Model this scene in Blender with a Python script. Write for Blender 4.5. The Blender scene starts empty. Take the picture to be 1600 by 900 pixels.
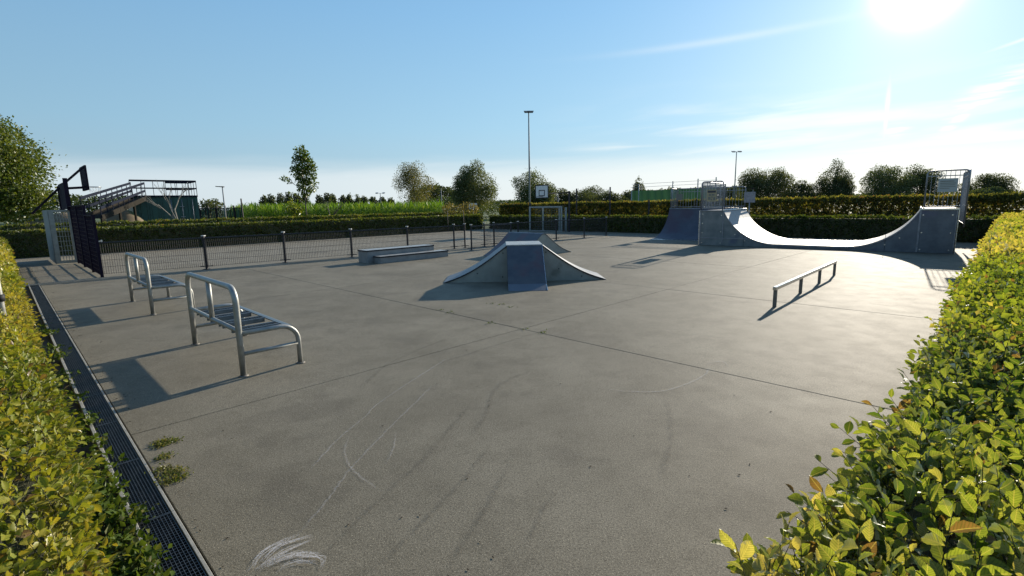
import bpy, math, random
import numpy as np
from mathutils import Vector, Matrix
random.seed(7); rng = np.random.default_rng(11)
R = math.radians
scene = bpy.context.scene
C = scene.collection
PI = math.pi

# ------------------------------------------------------------------ camera, sky, sun, exposure
EYE = 1.9
cam_d = bpy.data.cameras.new('camera'); cam = bpy.data.objects.new('camera', cam_d); C.objects.link(cam)
scene.camera = cam
cam_d.sensor_width = 36; cam_d.lens = 783/1600*36; cam_d.clip_start = .05; cam_d.clip_end = 6000
pitch = math.atan(130/783); roll = .0185
cam.location = (0, 0, EYE)
cam.rotation_euler = (Matrix.Rotation(PI/2-pitch, 3, 'X') @ Matrix.Rotation(-roll, 3, 'Z')).to_euler()

SUN_AZ, SUN_EL = R(37.3), R(17.2)
sun_dir = Vector((math.sin(SUN_AZ)*math.cos(SUN_EL), math.cos(SUN_AZ)*math.cos(SUN_EL), math.sin(SUN_EL)))
sd = bpy.data.lights.new('sun', 'SUN'); sun = bpy.data.objects.new('sun', sd); C.objects.link(sun)
sd.energy = 5.0; sd.angle = R(.5); sd.color = (1, .90, .74)
sun.rotation_euler = sun_dir.to_track_quat('Z', 'Y').to_euler(); sun.location = (30, 40, 20)

scene.view_settings.view_transform = 'Standard'; scene.view_settings.look = 'None'
scene.view_settings.exposure = .42; scene.view_settings.gamma = 1

w = bpy.data.worlds.new('World'); scene.world = w; w.use_nodes = True
def N(nt, typ, **kw):
    n = nt.nodes.new(typ)
    for k, v in kw.items():
        if k[0] == '_': n.inputs[int(k[1:])].default_value = v
        else: setattr(n, k, v)
    return n
def math_(nt, op, a, b=None, c=None, clamp=False):
    n = nt.nodes.new('ShaderNodeMath'); n.operation = op; n.use_clamp = clamp
    for i, x in enumerate((a, b, c)):
        if x is None: continue
        if isinstance(x, (int, float)): n.inputs[i].default_value = x
        else: nt.links.new(x, n.inputs[i])
    return n.outputs[0]
def sstep(nt, x, a, b):
    n = nt.nodes.new('ShaderNodeMapRange'); n.interpolation_type = 'SMOOTHSTEP'
    nt.links.new(x, n.inputs[0]); n.inputs[1].default_value = a; n.inputs[2].default_value = b
    n.inputs[3].default_value = 0; n.inputs[4].default_value = 1
    return n.outputs[0]
def mixc(nt, f, a, b, mode='MIX'):
    n = nt.nodes.new('ShaderNodeMix'); n.data_type = 'RGBA'; n.blend_type = mode
    for i, x in ((0, f), (6, a), (7, b)):
        if isinstance(x, (int, float)): n.inputs[i].default_value = x
        elif isinstance(x, tuple): n.inputs[i].default_value = (*x[:3], 1)
        else: nt.links.new(x, n.inputs[i])
    return n.outputs[2]
def build_world():
    nt = w.node_tree; nt.nodes.clear(); L = nt.links.new
    out = nt.nodes.new('ShaderNodeOutputWorld'); bg = nt.nodes.new('ShaderNodeBackground')
    sky = nt.nodes.new('ShaderNodeTexSky'); sky.sky_type = 'NISHITA'; sky.sun_disc = False
    sky.sun_elevation = SUN_EL; sky.sun_rotation = SUN_AZ
    sky.air_density = 1.2; sky.dust_density = .6; sky.ozone_density = 2.6; sky.altitude = 50
    tc = nt.nodes.new('ShaderNodeTexCoord'); sep = nt.nodes.new('ShaderNodeSeparateXYZ'); L(tc.outputs['Generated'], sep.inputs[0])
    X, Y, Z = sep.outputs
    az = math_(nt, 'ARCTAN2', X, Y); el = math_(nt, 'ARCSINE', Z)
    # stretched cirrus noise, laid out in azimuth / elevation of the real sky
    comb = nt.nodes.new('ShaderNodeCombineXYZ')
    L(math_(nt, 'MULTIPLY', az, 2.6), comb.inputs[0]); L(math_(nt, 'MULTIPLY', math_(nt, 'SUBTRACT', el, math_(nt, 'MULTIPLY', az, .035)), 26), comb.inputs[1])
    no = N(nt, 'ShaderNodeTexNoise'); no.inputs['Scale'].default_value = 1.1; no.inputs['Detail'].default_value = 5; no.inputs['Distortion'].default_value = .5
    L(comb.outputs[0], no.inputs['Vector'])
    streak = sstep(nt, no.outputs[0], .42, .74)
    # broad haze veil near the horizon
    veil = math_(nt, 'SUBTRACT', 1, sstep(nt, math_(nt, 'ADD', el, math_(nt, 'MULTIPLY', math_(nt, 'SUBTRACT', no.outputs[0], .5),   .05)), .045, .10))
    veil = math_(nt, 'MULTIPLY', veil, .62)
    band = math_(nt, 'MULTIPLY', math_(nt, 'SUBTRACT', 1, sstep(nt, el, .09, .22)), math_(nt, 'MULTIPLY', math_(nt, 'MULTIPLY', streak, sstep(nt, az, .02, .3)), .8))
    cl = math_(nt, 'MAXIMUM', veil, band)
    # wisps, contrail and thin streaks: soft-edged patches at their own bearing
    def blob(a, e, sa, se, tilt, amp):
        da = math_(nt, 'SUBTRACT', az, R(a)); de = math_(nt, 'SUBTRACT', math_(nt, 'SUBTRACT', el, R(e)), math_(nt, 'MULTIPLY', da, tilt))
        q = math_(nt, 'ADD', math_(nt, 'POWER', math_(nt, 'ABSOLUTE', math_(nt, 'DIVIDE', da, R(sa))), 2), math_(nt, 'POWER', math_(nt, 'ABSOLUTE', math_(nt, 'DIVIDE', de, R(se))), 2))
        return math_(nt, 'MULTIPLY', math_(nt, 'EXPONENT', math_(nt, 'MULTIPLY', q, -1)), amp)
    n2 = N(nt, 'ShaderNodeTexNoise'); n2.inputs['Scale'].default_value = 30; n2.inputs['Detail'].default_value = 6
    L(comb.outputs[0], n2.inputs['Vector']); n2.inputs['Scale'].default_value = 6
    wn = sstep(nt, n2.outputs[0], .3, .65)
    wis = blob(42.5, 8.2, 2.8, 1.0, .55, 1.0)
    wis = math_(nt, 'MAXIMUM', wis, blob(41, 6.6, 1.8, .6, 1.1, 1.0))
    wis = math_(nt, 'MAXIMUM', wis, blob(36.8, 5.8, 1.0, .6, 0, .9))
    cl = math_(nt, 'MAXIMUM', cl, math_(nt, 'MULTIPLY', wis, wn))
    con = blob(35.9, 7.6, .16, 1.9, 0, 1.0)
    con = math_(nt, 'MAXIMUM', con, blob(22, 15.4, 9.5, .32, .03, .24))  # long, very faint streak
    con = math_(nt, 'MAXIMUM', con, blob(44.4, 11.8, 1.9, .12, .25, .5))
    cl = math_(nt, 'MAXIMUM', cl, con)
    # luminance of the thin cloud grows gently towards the sun
    dotn = nt.nodes.new('ShaderNodeVectorMath'); dotn.operation = 'DOT_PRODUCT'
    L(tc.outputs['Generated'], dotn.inputs[0]); dotn.inputs[1].default_value = sun_dir
    angn = math_(nt, 'ARCCOSINE', math_(nt, 'MINIMUM', dotn.outputs['Value'], 1)); angn_early = angn
    fwd = math_(nt, 'SUBTRACT', 1, sstep(nt, angn, 0, 1.5))
    cc = mixc(nt, fwd, CLOUD_A, CLOUD_B)
    ramp = nt.nodes.new('ShaderNodeValToRGB'); L(math_(nt, 'DIVIDE', el, 1.2, clamp=True), ramp.inputs[0]); cr = ramp.color_ramp
    for i, (p_, c_) in enumerate(SKY_RAMP):
        e_ = cr.elements[i] if i < 2 else cr.elements.new(p_)
        e_.position = p_; e_.color = (*c_, 1)
    rs = nt.nodes.new('ShaderNodeVectorMath'); rs.operation = 'SCALE'; rs.inputs['Scale'].default_value = 10; L(ramp.outputs[0], rs.inputs[0])
    base = mixc(nt, SKY_FLAT, sky.outputs[0], rs.outputs[0])
    # the clear sky is deeper away from the sun
    dm = nt.nodes.new('ShaderNodeMapRange'); L(angn_early, dm.inputs[0]); dm.inputs[1].default_value = .1; dm.inputs[2].default_value = 1.75; dm.inputs[3].default_value = 1.06; dm.inputs[4].default_value = .66
    bs = nt.nodes.new('ShaderNodeVectorMath'); bs.operation = 'SCALE'; L(base, bs.inputs[0]); L(dm.outputs[0], bs.inputs['Scale']); base = bs.outputs[0]
    col = mixc(nt, cl, base, cc)
    # aureole round the sun (thin high haze)
    def lobe(wd, amp):
        q = math_(nt, 'POWER', math_(nt, 'DIVIDE', angn, R(wd)), 2)
        return math_(nt, 'MULTIPLY', math_(nt, 'EXPONENT', math_(nt, 'MULTIPLY', q, -1)), amp)
    au = math_(nt, 'ADD', lobe(1.95, 36), math_(nt, 'ADD', lobe(4.6, 1.6), lobe(15, .75)))
    aun = nt.nodes.new('ShaderNodeVectorMath'); aun.operation = 'SCALE'; aun.inputs[0].default_value = (1, .97, .93); L(au, aun.inputs['Scale'])
    add = nt.nodes.new('ShaderNodeVectorMath'); add.operation = 'ADD'; L(col, add.inputs[0]); L(aun.outputs[0], add.inputs[1])
    L(add.outputs[0], bg.inputs[0]); bg.inputs[1].default_value = .085
    L(bg.outputs[0], out.inputs[0])
CLOUD_A = (7.0, 7.7, 8.1); CLOUD_B = (10.2, 10.0, 9.3)
SKY_FLAT = .86
SKY_RAMP = [(0, (.50, .68, .78)), (1, (.09, .19, .40)), (.12, (.38, .65, .86)), (.28, (.27, .54, .84)), (.5, (.17, .38, .70))]
build_world()

# ------------------------------------------------------------------ park frame: local x = v (along the court), local y = u (away from the corner)
PA = R(45.3)
EU = (-math.sin(PA), math.cos(PA)); EV = (math.cos(PA), math.sin(PA))
def uv(u, v, z=0): return (u*EU[0]+v*EV[0], u*EU[1]+v*EV[1], z)

# ------------------------------------------------------------------ helpers
class MB:
    def __init__(s): s.v = []; s.f = []; s.sm = []
    def add(s, vs, fs, sm=False):
        o = len(s.v); s.v += [tuple(p) for p in vs]; s.f += [tuple(i+o for i in f) for f in fs]; s.sm += [sm]*len(fs); return s
    def box(s, a, b, ch=0):
        x0, y0, z0 = a; x1, y1, z1 = b
        if ch:
            c = ch
            vs = [(x0+c,y0+c,z1),(x1-c,y0+c,z1),(x1-c,y1-c,z1),(x0+c,y1-c,z1),
                  (x0,y0+c,z1-c),(x0+c,y0,z1-c),(x1-c,y0,z1-c),(x1,y0+c,z1-c),(x1,y1-c,z1-c),(x1-c,y1,z1-c),(x0+c,y1,z1-c),(x0,y1-c,z1-c),
                  (x0,y0+c,z0),(x0+c,y0,z0),(x1-c,y0,z0),(x1,y0+c,z0),(x1,y1-c,z0),(x1-c,y1,z0),(x0+c,y1,z0),(x0,y1-c,z0)]
            fs = [(0,1,2,3),(0,4,5),(1,6,7),(2,8,9),(3,10,11),(0,5,6,1),(1,7,8,2),(2,9,10,3),(3,11,4,0),
                  (4,12,13,5),(5,13,14,6),(6,14,15,7),(7,15,16,8),(8,16,17,9),(9,17,18,10),(10,18,19,11),(11,19,12,4),(19,18,17,16,15,14,13,12)]
            return s.add(vs, fs)
        vs = [(x0,y0,z0),(x1,y0,z0),(x1,y1,z0),(x0,y1,z0),(x0,y0,z1),(x1,y0,z1),(x1,y1,z1),(x0,y1,z1)]
        return s.add(vs, [(3,2,1,0),(4,5,6,7),(0,1,5,4),(1,2,6,5),(2,3,7,6),(3,0,4,7)])
    def tube(s, pts, r, n=10, cap=True):
        pts = [Vector(p) for p in pts]; m = len(pts)
        rs = r if isinstance(r, (list, tuple)) else [r]*m
        up = None; vs = []; fs = []
        for i, p in enumerate(pts):
            d = (pts[min(i+1, m-1)]-pts[max(i-1, 0)]).normalized()
            if up is None:
                up = Vector((0,0,1)) if abs(d.z) < .9 else Vector((1,0,0))
            a = (up - d*up.dot(d)).normalized(); b = d.cross(a); up = a
            for k in range(n):
                t = 2*PI*k/n; vs.append(p + (a*math.cos(t)+b*math.sin(t))*rs[i])
        for i in range(m-1):
            for k in range(n):
                k2 = (k+1) % n; fs.append((i*n+k, i*n+k2, (i+1)*n+k2, (i+1)*n+k))
        s.add(vs, fs, True)
        if cap:
            o = len(s.v)-m*n
            s.f += [tuple(o+k for k in reversed(range(n))), tuple(o+(m-1)*n+k for k in range(n))]; s.sm += [False]*2
        return s
    def bar(s, a, b, wx, wz):
        a, b = Vector(a), Vector(b); d = (b-a).normalized()
        up = Vector((0,0,1)) if abs(d.z) < .95 else Vector((0,1,0))
        x = d.cross(up).normalized(); z = x.cross(d)
        vs = [p + x*sx*wx/2 + z*sz*wz/2 for p in (a, b) for sx, sz in ((-1,-1),(1,-1),(1,1),(-1,1))]
        return s.add(vs, [(3,2,1,0),(4,5,6,7),(0,1,5,4),(1,2,6,5),(2,3,7,6),(3,0,4,7)])
    def prism(s, prof, y0, y1, sm=False):   # profile in (x, z), extruded along y
        n = len(prof); vs = [(x, y0, z) for x, z in prof]+[(x, y1, z) for x, z in prof]
        s.add(vs, [tuple(range(n)), tuple(range(2*n-1, n-1, -1))])
        s.add(vs, [(i, i+n, (i+1) % n+n, (i+1) % n) for i in range(n)], sm)
        return s
    def build(s, name, m, parent=None, **kw):
        me = bpy.data.meshes.new(name); me.from_pydata(s.v, [], s.f); me.update()
        if any(s.sm): me.polygons.foreach_set('use_smooth', s.sm)
        return link(name, me, m, parent, **kw)
def link(name, me, m, parent=None, **kw):
    if m is not None and not me.materials: me.materials.append(m)
    o = bpy.data.objects.new(name, me); C.objects.link(o)
    if parent: o.parent = parent
    for k, v in kw.items(): o[k] = v
    return o
def thing(name, label, cat, loc=(0,0,0), rz=0, group=None):
    o = bpy.data.objects.new(name, None); C.objects.link(o); o.location = loc; o.rotation_euler = (0,0,rz)
    o.empty_display_size = .2
    o['label'] = label; o['category'] = cat
    if group: o['group'] = group
    return o
def tag(o, label, cat, group=None):
    o['label'] = label; o['category'] = cat
    if group: o['group'] = group
    return o
def dup(root, loc, rz, label, group=None):
    r = root.copy(); C.objects.link(r); r.location = loc; r.rotation_euler = (0,0,rz); r['label'] = label
    if group: r['group'] = group
    for ch in list(root.children):
        c = ch.copy(); C.objects.link(c); c.parent = r
        for g in list(ch.children):
            d = g.copy(); C.objects.link(d); d.parent = c
    return r
def np_mesh(name, V, F, col=None, smooth=False):
    """V (n,3), F (m,k) arrays of equal-size faces; col (n,) 0..1 per vertex"""
    me = bpy.data.meshes.new(name); m, k = F.shape
    me.vertices.add(len(V)); me.vertices.foreach_set('co', V.astype(np.float32).ravel())
    me.loops.add(m*k); me.loops.foreach_set('vertex_index', F.astype(np.int32).ravel())
    me.polygons.add(m); me.polygons.foreach_set('loop_start', np.arange(0, m*k, k, dtype=np.int32))
    me.polygons.foreach_set('loop_total', np.full(m, k, np.int32))
    if smooth: me.polygons.foreach_set('use_smooth', np.ones(m, bool))
    me.update(calc_edges=True)
    if col is not None:
        a = me.attributes.new('hue', 'FLOAT', 'POINT'); a.data.foreach_set('value', col.astype(np.float32))
    return me

# ------------------------------------------------------------------ materials
def mat(name, col, rough=.6, metal=0, spec=.5):
    m = bpy.data.materials.new(name); m.use_nodes = True; b = m.node_tree.nodes['Principled BSDF']
    b.inputs['Base Color'].default_value = (*col, 1); b.inputs['Roughness'].default_value = rough
    b.inputs['Metallic'].default_value = metal; b.inputs['Specular IOR Level'].default_value = spec
    return m
def worn(name, c1, c2, scale=4, rough=(.4, .7), metal=0, bump=.0, stretch=(1,1,1), c3=None, spot=.62, world=False, fine=0):
    """base colour varying between c1 and c2, optional stains c3"""
    m = mat(name, c1, metal=metal); nt = m.node_tree; L = nt.links.new; b = nt.nodes['Principled BSDF']
    if world: src = nt.nodes.new('ShaderNodeNewGeometry').outputs['Position']
    else: src = nt.nodes.new('ShaderNodeTexCoord').outputs['Object']
    mp = nt.nodes.new('ShaderNodeMapping'); mp.inputs['Scale'].default_value = stretch; L(src, mp.inputs[0])
    n = nt.nodes.new('ShaderNodeTexNoise'); n.inputs['Scale'].default_value = scale; n.inputs['Detail'].default_value = 8; n.inputs['Roughness'].default_value = .62
    L(mp.outputs[0], n.inputs['Vector'])
    c = mixc(nt, sstep(nt, n.outputs[0], .3, .7), c1, c2)
    if c3:
        n3 = nt.nodes.new('ShaderNodeTexNoise'); n3.inputs['Scale'].default_value = scale*.45; n3.inputs['Detail'].default_value = 5; L(mp.outputs[0], n3.inputs['Vector'])
        c = mixc(nt, sstep(nt, n3.outputs[0], spot, spot+.12), c, c3)
    L(c, b.inputs['Base Color'])
    mr = nt.nodes.new('ShaderNodeMapRange'); L(n.outputs[0], mr.inputs[0]); mr.inputs[1].default_value = .3; mr.inputs[2].default_value = .7
    mr.inputs[3].default_value = rough[0]; mr.inputs[4].default_value = rough[1]; L(mr.outputs[0], b.inputs['Roughness'])
    if bump:
        nb = nt.nodes.new('ShaderNodeTexNoise'); nb.inputs['Scale'].default_value = fine or scale*8; nb.inputs['Detail'].default_value = 4; L(mp.outputs[0], nb.inputs['Vector'])
        bp = nt.nodes.new('ShaderNodeBump'); bp.inputs['Strength'].default_value = bump; bp.inputs['Distance'].default_value = .01
        L(nb.outputs[0], bp.inputs['Height']); L(bp.outputs[0], b.inputs['Normal'])
    return m
def concrete(name, lo, hi, dark):
    m = mat(name, lo); nt = m.node_tree; L = nt.links.new; b = nt.nodes['Principled BSDF']
    P = nt.nodes.new('ShaderNodeNewGeometry').outputs['Position']
    def noise(s, d=6, st=(1,1,1), rot=0, ro=.6):
        mp = nt.nodes.new('ShaderNodeMapping'); mp.inputs['Scale'].default_value = st; mp.inputs['Rotation'].default_value = (0,0,rot); L(P, mp.inputs[0])
        n = nt.nodes.new('ShaderNodeTexNoise'); n.inputs['Scale'].default_value = s; n.inputs['Detail'].default_value = d; n.inputs['Roughness'].default_value = ro
        L(mp.outputs[0], n.inputs['Vector']); return n.outputs[0]
    big = noise(.5, 6); mid = noise(2.6, 8, ro=.7); blot = noise(9, 5, ro=.7); wipe = noise(1.3, 7, (1, .2, 1), R(-50)); ag = noise(75, 3, ro=.8); sp = noise(170, 2); sp2 = noise(120, 1)
    c = mixc(nt, sstep(nt, big, .32, .68), lo, hi)
    c = mixc(nt, math_(nt, 'MULTIPLY', sstep(nt, mid, .48, .60), .26), c, tuple(x*.66 for x in lo))
    c = mixc(nt, math_(nt, 'MULTIPLY', sstep(nt, blot, .5, .68), .30), c, tuple(x*.70 for x in lo))
    c = mixc(nt, math_(nt, 'MULTIPLY', sstep(nt, wipe, .52, .66), .16), c, tuple(x*1.2 for x in hi))
    st = noise(.8, 6); c = mixc(nt, math_(nt, 'MULTIPLY', sstep(nt, st, .53, .62), .40), c, dark)
    dr_ = noise(22, 3, ro=.6); c = mixc(nt, math_(nt, 'MULTIPLY', sstep(nt, dr_, .68, .72), .7), c, tuple(x*.45 for x in dark))
    c = mixc(nt, math_(nt, 'MULTIPLY', sstep(nt, ag, .46, .60), .62), c, tuple(x*.42 for x in lo))
    c = mixc(nt, math_(nt, 'MULTIPLY', sstep(nt, sp, .60, .66), .85), c, tuple(min(1, x*2.2) for x in hi))
    c = mixc(nt, math_(nt, 'MULTIPLY', sstep(nt, sp2, .69, .73), .8), c, (.03, .027, .022))
    L(c, b.inputs['Base Color'])
    mr = nt.nodes.new('ShaderNodeMapRange'); L(mid, mr.inputs[0]); mr.inputs[1].default_value = .3; mr.inputs[2].default_value = .7; mr.inputs[3].default_value = .70; mr.inputs[4].default_value = .76
    L(mr.outputs[0], b.inputs['Roughness']); b.inputs['Specular IOR Level'].default_value = .13
    bp = nt.nodes.new('ShaderNodeBump'); bp.inputs['Strength'].default_value = .45; bp.inputs['Distance'].default_value = .004
    L(math_(nt, 'ADD', ag, math_(nt, 'MULTIPLY', sp, .6)), bp.inputs['Height']); L(bp.outputs[0], b.inputs['Normal'])
    return m
def foliage(name, c0, c1, c2, trans=.5, rough=.45, gloss=.35, veins=False):
    rough = rough+.12
    """leaf material: hue attribute runs c0 -> c1 -> c2; light passes through the blade"""
    m = bpy.data.materials.new(name); m.use_nodes = True; nt = m.node_tree; L = nt.links.new
    nt.nodes.clear(); out = nt.nodes.new('ShaderNodeOutputMaterial')
    at = nt.nodes.new('ShaderNodeAttribute'); at.attribute_name = 'hue'
    h = at.outputs['Fac']
    c = mixc(nt, sstep(nt, h, 0, .5), c0, c1); c = mixc(nt, sstep(nt, h, .5, 1), c, c2)
    c = mixc(nt, sstep(nt, h, 1.1, 1.3), c, (.20, .115, .055))
    P = nt.nodes.new('ShaderNodeNewGeometry').outputs['Position']
    n = nt.nodes.new('ShaderNodeTexNoise'); n.inputs['Scale'].default_value = 60; L(P, n.inputs['Vector'])
    c = mixc(nt, math_(nt, 'MULTIPLY', sstep(nt, n.outputs[0], .4, .75), .3), c, tuple(x*.55 for x in c0))
    if veins:
        al = nt.nodes.new('ShaderNodeAttribute'); al.attribute_name = 'along'; ac = nt.nodes.new('ShaderNodeAttribute'); ac.attribute_name = 'across'
        aa = math_(nt, 'ABSOLUTE', ac.outputs['Fac'])
        ph = math_(nt, 'MULTIPLY', math_(nt, 'SUBTRACT', al.outputs['Fac'], math_(nt, 'MULTIPLY', aa, .9)), 58)
        rib_shade = sstep(nt, math_(nt, 'SINE', ph), .1, 1); mid = math_(nt, 'SUBTRACT', 1, sstep(nt, aa, .008, .022))
        c = mixc(nt, math_(nt, 'MULTIPLY', rib_shade, .42), c, tuple(x*.5 for x in c0)); c = mixc(nt, math_(nt, 'MULTIPLY', mid, .5), c, c2)  # side veins, with the shade of the pleats painted in as dark stripes
    d = nt.nodes.new('ShaderNodeBsdfDiffuse'); L(c, d.inputs[0])
    t = nt.nodes.new('ShaderNodeBsdfTranslucent')
    tc = mixc(nt, 1.0, c, (1.35, 1.25, .45), 'MULTIPLY'); L(tc, t.inputs[0])
    g = nt.nodes.new('ShaderNodeBsdfGlossy'); g.inputs['Roughness'].default_value = rough; g.inputs[0].default_value = (.9, .9, .85, 1)
    m1 = nt.nodes.new('ShaderNodeMixShader'); m1.inputs[0].default_value = trans; L(d.outputs[0], m1.inputs[1]); L(t.outputs[0], m1.inputs[2])
    fr = nt.nodes.new('ShaderNodeFresnel'); fr.inputs[0].default_value = 1.4
    m2 = nt.nodes.new('ShaderNodeMixShader'); L(math_(nt, 'MULTIPLY', fr.outputs[0], gloss*.35), m2.inputs[0]); L(m1.outputs[0], m2.inputs[1]); L(g.outputs[0], m2.inputs[2])
    L(m2.outputs[0], out.inputs[0])
    return m
def decal(name, col, scale, lo, hi, amt, stretch=(1,1,1), rough=.8):
    m = mat(name, col, rough); nt = m.node_tree; L = nt.links.new
    P = nt.nodes.new('ShaderNodeNewGeometry').outputs['Position']
    mp = nt.nodes.new('ShaderNodeMapping'); mp.inputs['Scale'].default_value = stretch; L(P, mp.inputs[0])
    n = nt.nodes.new('ShaderNodeTexNoise'); n.inputs['Scale'].default_value = scale; n.inputs['Detail'].default_value = 6; n.inputs['Roughness'].default_value = .7; L(mp.outputs[0], n.inputs['Vector'])
    at = nt.nodes.new('ShaderNodeAttribute'); at.attribute_name = 'hue'     # 1 along the middle of the mark, 0 at its edges
    L(math_(nt, 'MULTIPLY', math_(nt, 'MULTIPLY', sstep(nt, n.outputs[0], lo, hi), at.outputs['Fac']), amt), nt.nodes['Principled BSDF'].inputs['Alpha'])
    return m

M = {}
M['concrete'] = concrete('weathered_concrete', (.185, .162, .118), (.262, .231, .172), (.12, .105, .08))
M['court'] = concrete('court_concrete', (.24, .212, .158), (.31, .276, .212), (.17, .15, .115))
M['galv'] = worn('galvanised_steel', (.36, .37, .37), (.52, .53, .53), 9, (.32, .5), 1, bump=.05)
M['galv_paint'] = worn('dull_galvanised_tube', (.30, .30, .28), (.42, .42, .39), 12, (.42, .62), .6, bump=.06, c3=(.2, .17, .13), spot=.66)
M['slat'] = worn('blue_grey_slat', (.10, .13, .15), (.17, .2, .22), 10, (.35, .55), .5)
M['ramp_side'] = worn('painted_ramp_panel', (.13, .148, .152), (.24, .245, .235), 2.5, (.45, .7), 0, bump=.05, c3=(.12, .13, .17), spot=.6)
M['box_side'] = worn('funbox_side_panel', (.27, .27, .24), (.36, .355, .31), 3, (.5, .75), 0, bump=.05, c3=(.2, .2, .17), spot=.62)
M['ramp_top'] = worn('riding_surface', (.15, .157, .172), (.24, .247, .262), 2.2, (.42, .58), .35, bump=.03, stretch=(1, 1, 1), c3=(.16, .16, .18), spot=.58)
M['ramp_side2'] = worn('halfpipe_panel_scuffed', (.10, .11, .13), (.18, .188, .20), 2.0, (.4, .65), .1, bump=.05, c3=(.11, .10, .16), spot=.55)
M['steel_edge'] = worn('bright_steel_edge', (.6, .6, .58), (.75, .75, .72), 12, (.2, .35), 1)
M['dark_steel'] = worn('dark_fence_steel', (.018, .018, .024), (.03, .03, .036), 8, (.4, .6), .3)
M['purple'] = worn('dark_purple_steel', (.010, .006, .015), (.018, .011, .027), 5, (.6, .8), 0); M['purple'].node_tree.nodes['Principled BSDF'].inputs['Specular IOR Level'].default_value = .15
M['rail_brown'] = worn('grime_on_steel', (.16, .14, .12), (.25, .23, .2), 9, (.5, .7), .3)
M['mast'] = worn('grey_mast_paint', (.22, .23, .23), (.3, .3, .3), 6, (.6, .8))
M['cap'] = mat('pale_post_cap', (.6, .6, .58), .5)
M['grey_railing'] = worn('grey_railing_steel', (.20, .21, .24), (.32, .33, .36), 9, (.35, .55), .6)
M['cage'] = worn('pale_galvanised_cage', (.26, .265, .235), (.36, .365, .33), 9, (.55, .75), 0)
M['ramp_wood'] = worn('dark_ramp_timber', (.022, .02, .016), (.04, .035, .028), 6, (.8, .95)); M['ramp_wood'].node_tree.nodes['Principled BSDF'].inputs['Specular IOR Level'].default_value = .05
M['container'] = worn('green_container_paint', (.012, .06, .05), (.022, .09, .075), 2, (.4, .6), .0, bump=.04, c3=(.01, .045, .04), spot=.6)
M['rail_blue'] = mat('dark_blue_railing', (.012, .016, .03), .85, spec=.08)
M['white'] = worn('white_painted_metal', (.7, .71, .7), (.8, .8, .78), 6, (.4, .6))
M['goal_white'] = worn('grey_white_goal_paint', (.26, .29, .28), (.36, .39, .38), 6, (.4, .6))
M['black'] = mat('black_rubber', (.012, .012, .013), .7)
M['soil'] = worn('dark_soil', (.035, .026, .018), (.07, .052, .035), 6, (.8, .95), bump=.6)
M['sand'] = worn('sandy_soil', (.17, .125, .075), (.25, .19, .12), 1.2, (.8, .95), bump=.5, c3=(.12, .13, .05), spot=.55)
M['grass'] = worn('grass_ground', (.05, .085, .02), (.10, .13, .035), .8, (.8, .95), bump=.5, c3=(.16, .14, .06), spot=.62, world=True)
M['bark'] = worn('grey_brown_bark', (.075, .06, .045), (.14, .115, .085), 14, (.7, .9), bump=.5, stretch=(1, 1, .2))
M['pale_bark'] = worn('pale_bark', (.2, .18, .15), (.33, .3, .25), 10, (.7, .9), bump=.3, stretch=(1, 1, .2))
M['twig'] = worn('hedge_twigs', (.04, .042, .018), (.075, .075, .03), 25, (.8, .95), bump=1.0)
M['hornbeam'] = foliage('hornbeam_leaf', (.08, .14, .022), (.25, .30, .045), (.50, .42, .13), .58, .3, 1.0, veins=False)
M['hornbeam_v'] = foliage('hornbeam_leaf_ribbed', (.07, .125, .02), (.25, .30, .06), (.55, .46, .19), .60, .42, 1.3, veins=True)
M['hornbeam_gold_v'] = foliage('hornbeam_leaf_golden_ribbed', (.075, .135, .022), (.28, .30, .035), (.47, .38, .07), .42, .35, .6, veins=True)
M['hornbeam_gold'] = foliage('hornbeam_leaf_golden', (.075, .135, .022), (.28, .30, .035), (.47, .38, .07), .42, .4, .5)
M['hedge_far'] = foliage('clipped_hedge_leaf', (.045, .075, .02), (.095, .125, .03), (.22, .22, .06), .55, .5, .4)
M['hedge_tall'] = foliage('tall_hedge_leaf', (.045, .06, .018), (.11, .12, .035), (.33, .28, .09), .55, .5, .3)
M['tree_green'] = foliage('tree_leaf_green', (.035, .06, .018), (.07, .10, .028), (.12, .14, .04), .38, .5, .4)
M['tree_grey'] = foliage('tree_leaf_greyish', (.06, .085, .04), (.12, .15, .065), (.21, .22, .10), .38, .5, .5)
M['tree_dark'] = foliage('tree_leaf_dark', (.045, .062, .036), (.075, .098, .05), (.12, .135, .07), .42, .6, .25)
M['tree_rust'] = foliage('tree_leaf_rusty', (.06, .08, .03), (.13, .14, .05), (.22, .18, .075), .4, .5, .4)
M['willow'] = foliage('willow_leaf', (.05, .085, .015), (.12, .16, .025), (.20, .22, .05), .4, .5, .5)
M['young'] = foliage('young_tree_leaf', (.03, .06, .015), (.09, .14, .02), (.20, .24, .03), .45, .4, .5)
M['maize'] = foliage('maize_leaf', (.06, .14, .015), (.13, .24, .03), (.26, .32, .06), .4, .45, .4)
M['weed'] = foliage('weed_leaf', (.04, .08, .015), (.10, .15, .03), (.24, .22, .08), .4, .5, .3)
M['skid'] = decal('tyre_scuff', (.07, .065, .055), 26, .35, .72, .34, (1, 1, 1))
M['chalk'] = decal('faint_chalk', (.55, .53, .50), 90, .38, .62, .42)
M['scribble'] = decal('chalk_scribble', (.72, .69, .68), 140, .38, .58, .68)
M['sign_yellow'] = mat('sign_board_yellow', (.42, .34, .2), .5)
M['sign_pale'] = mat('sign_board_pale', (.42, .44, .42), .5)
M['sign_print'] = mat('sign_print_dark', (.05, .05, .06), .5)
M['sign_grey'] = mat('sign_print_grey', (.2, .19, .16), .5)
M['net'] = foliage('green_windbreak_net', (.03, .085, .075), (.035, .10, .088), (.04, .115, .10), .2, .8, .05)

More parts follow.
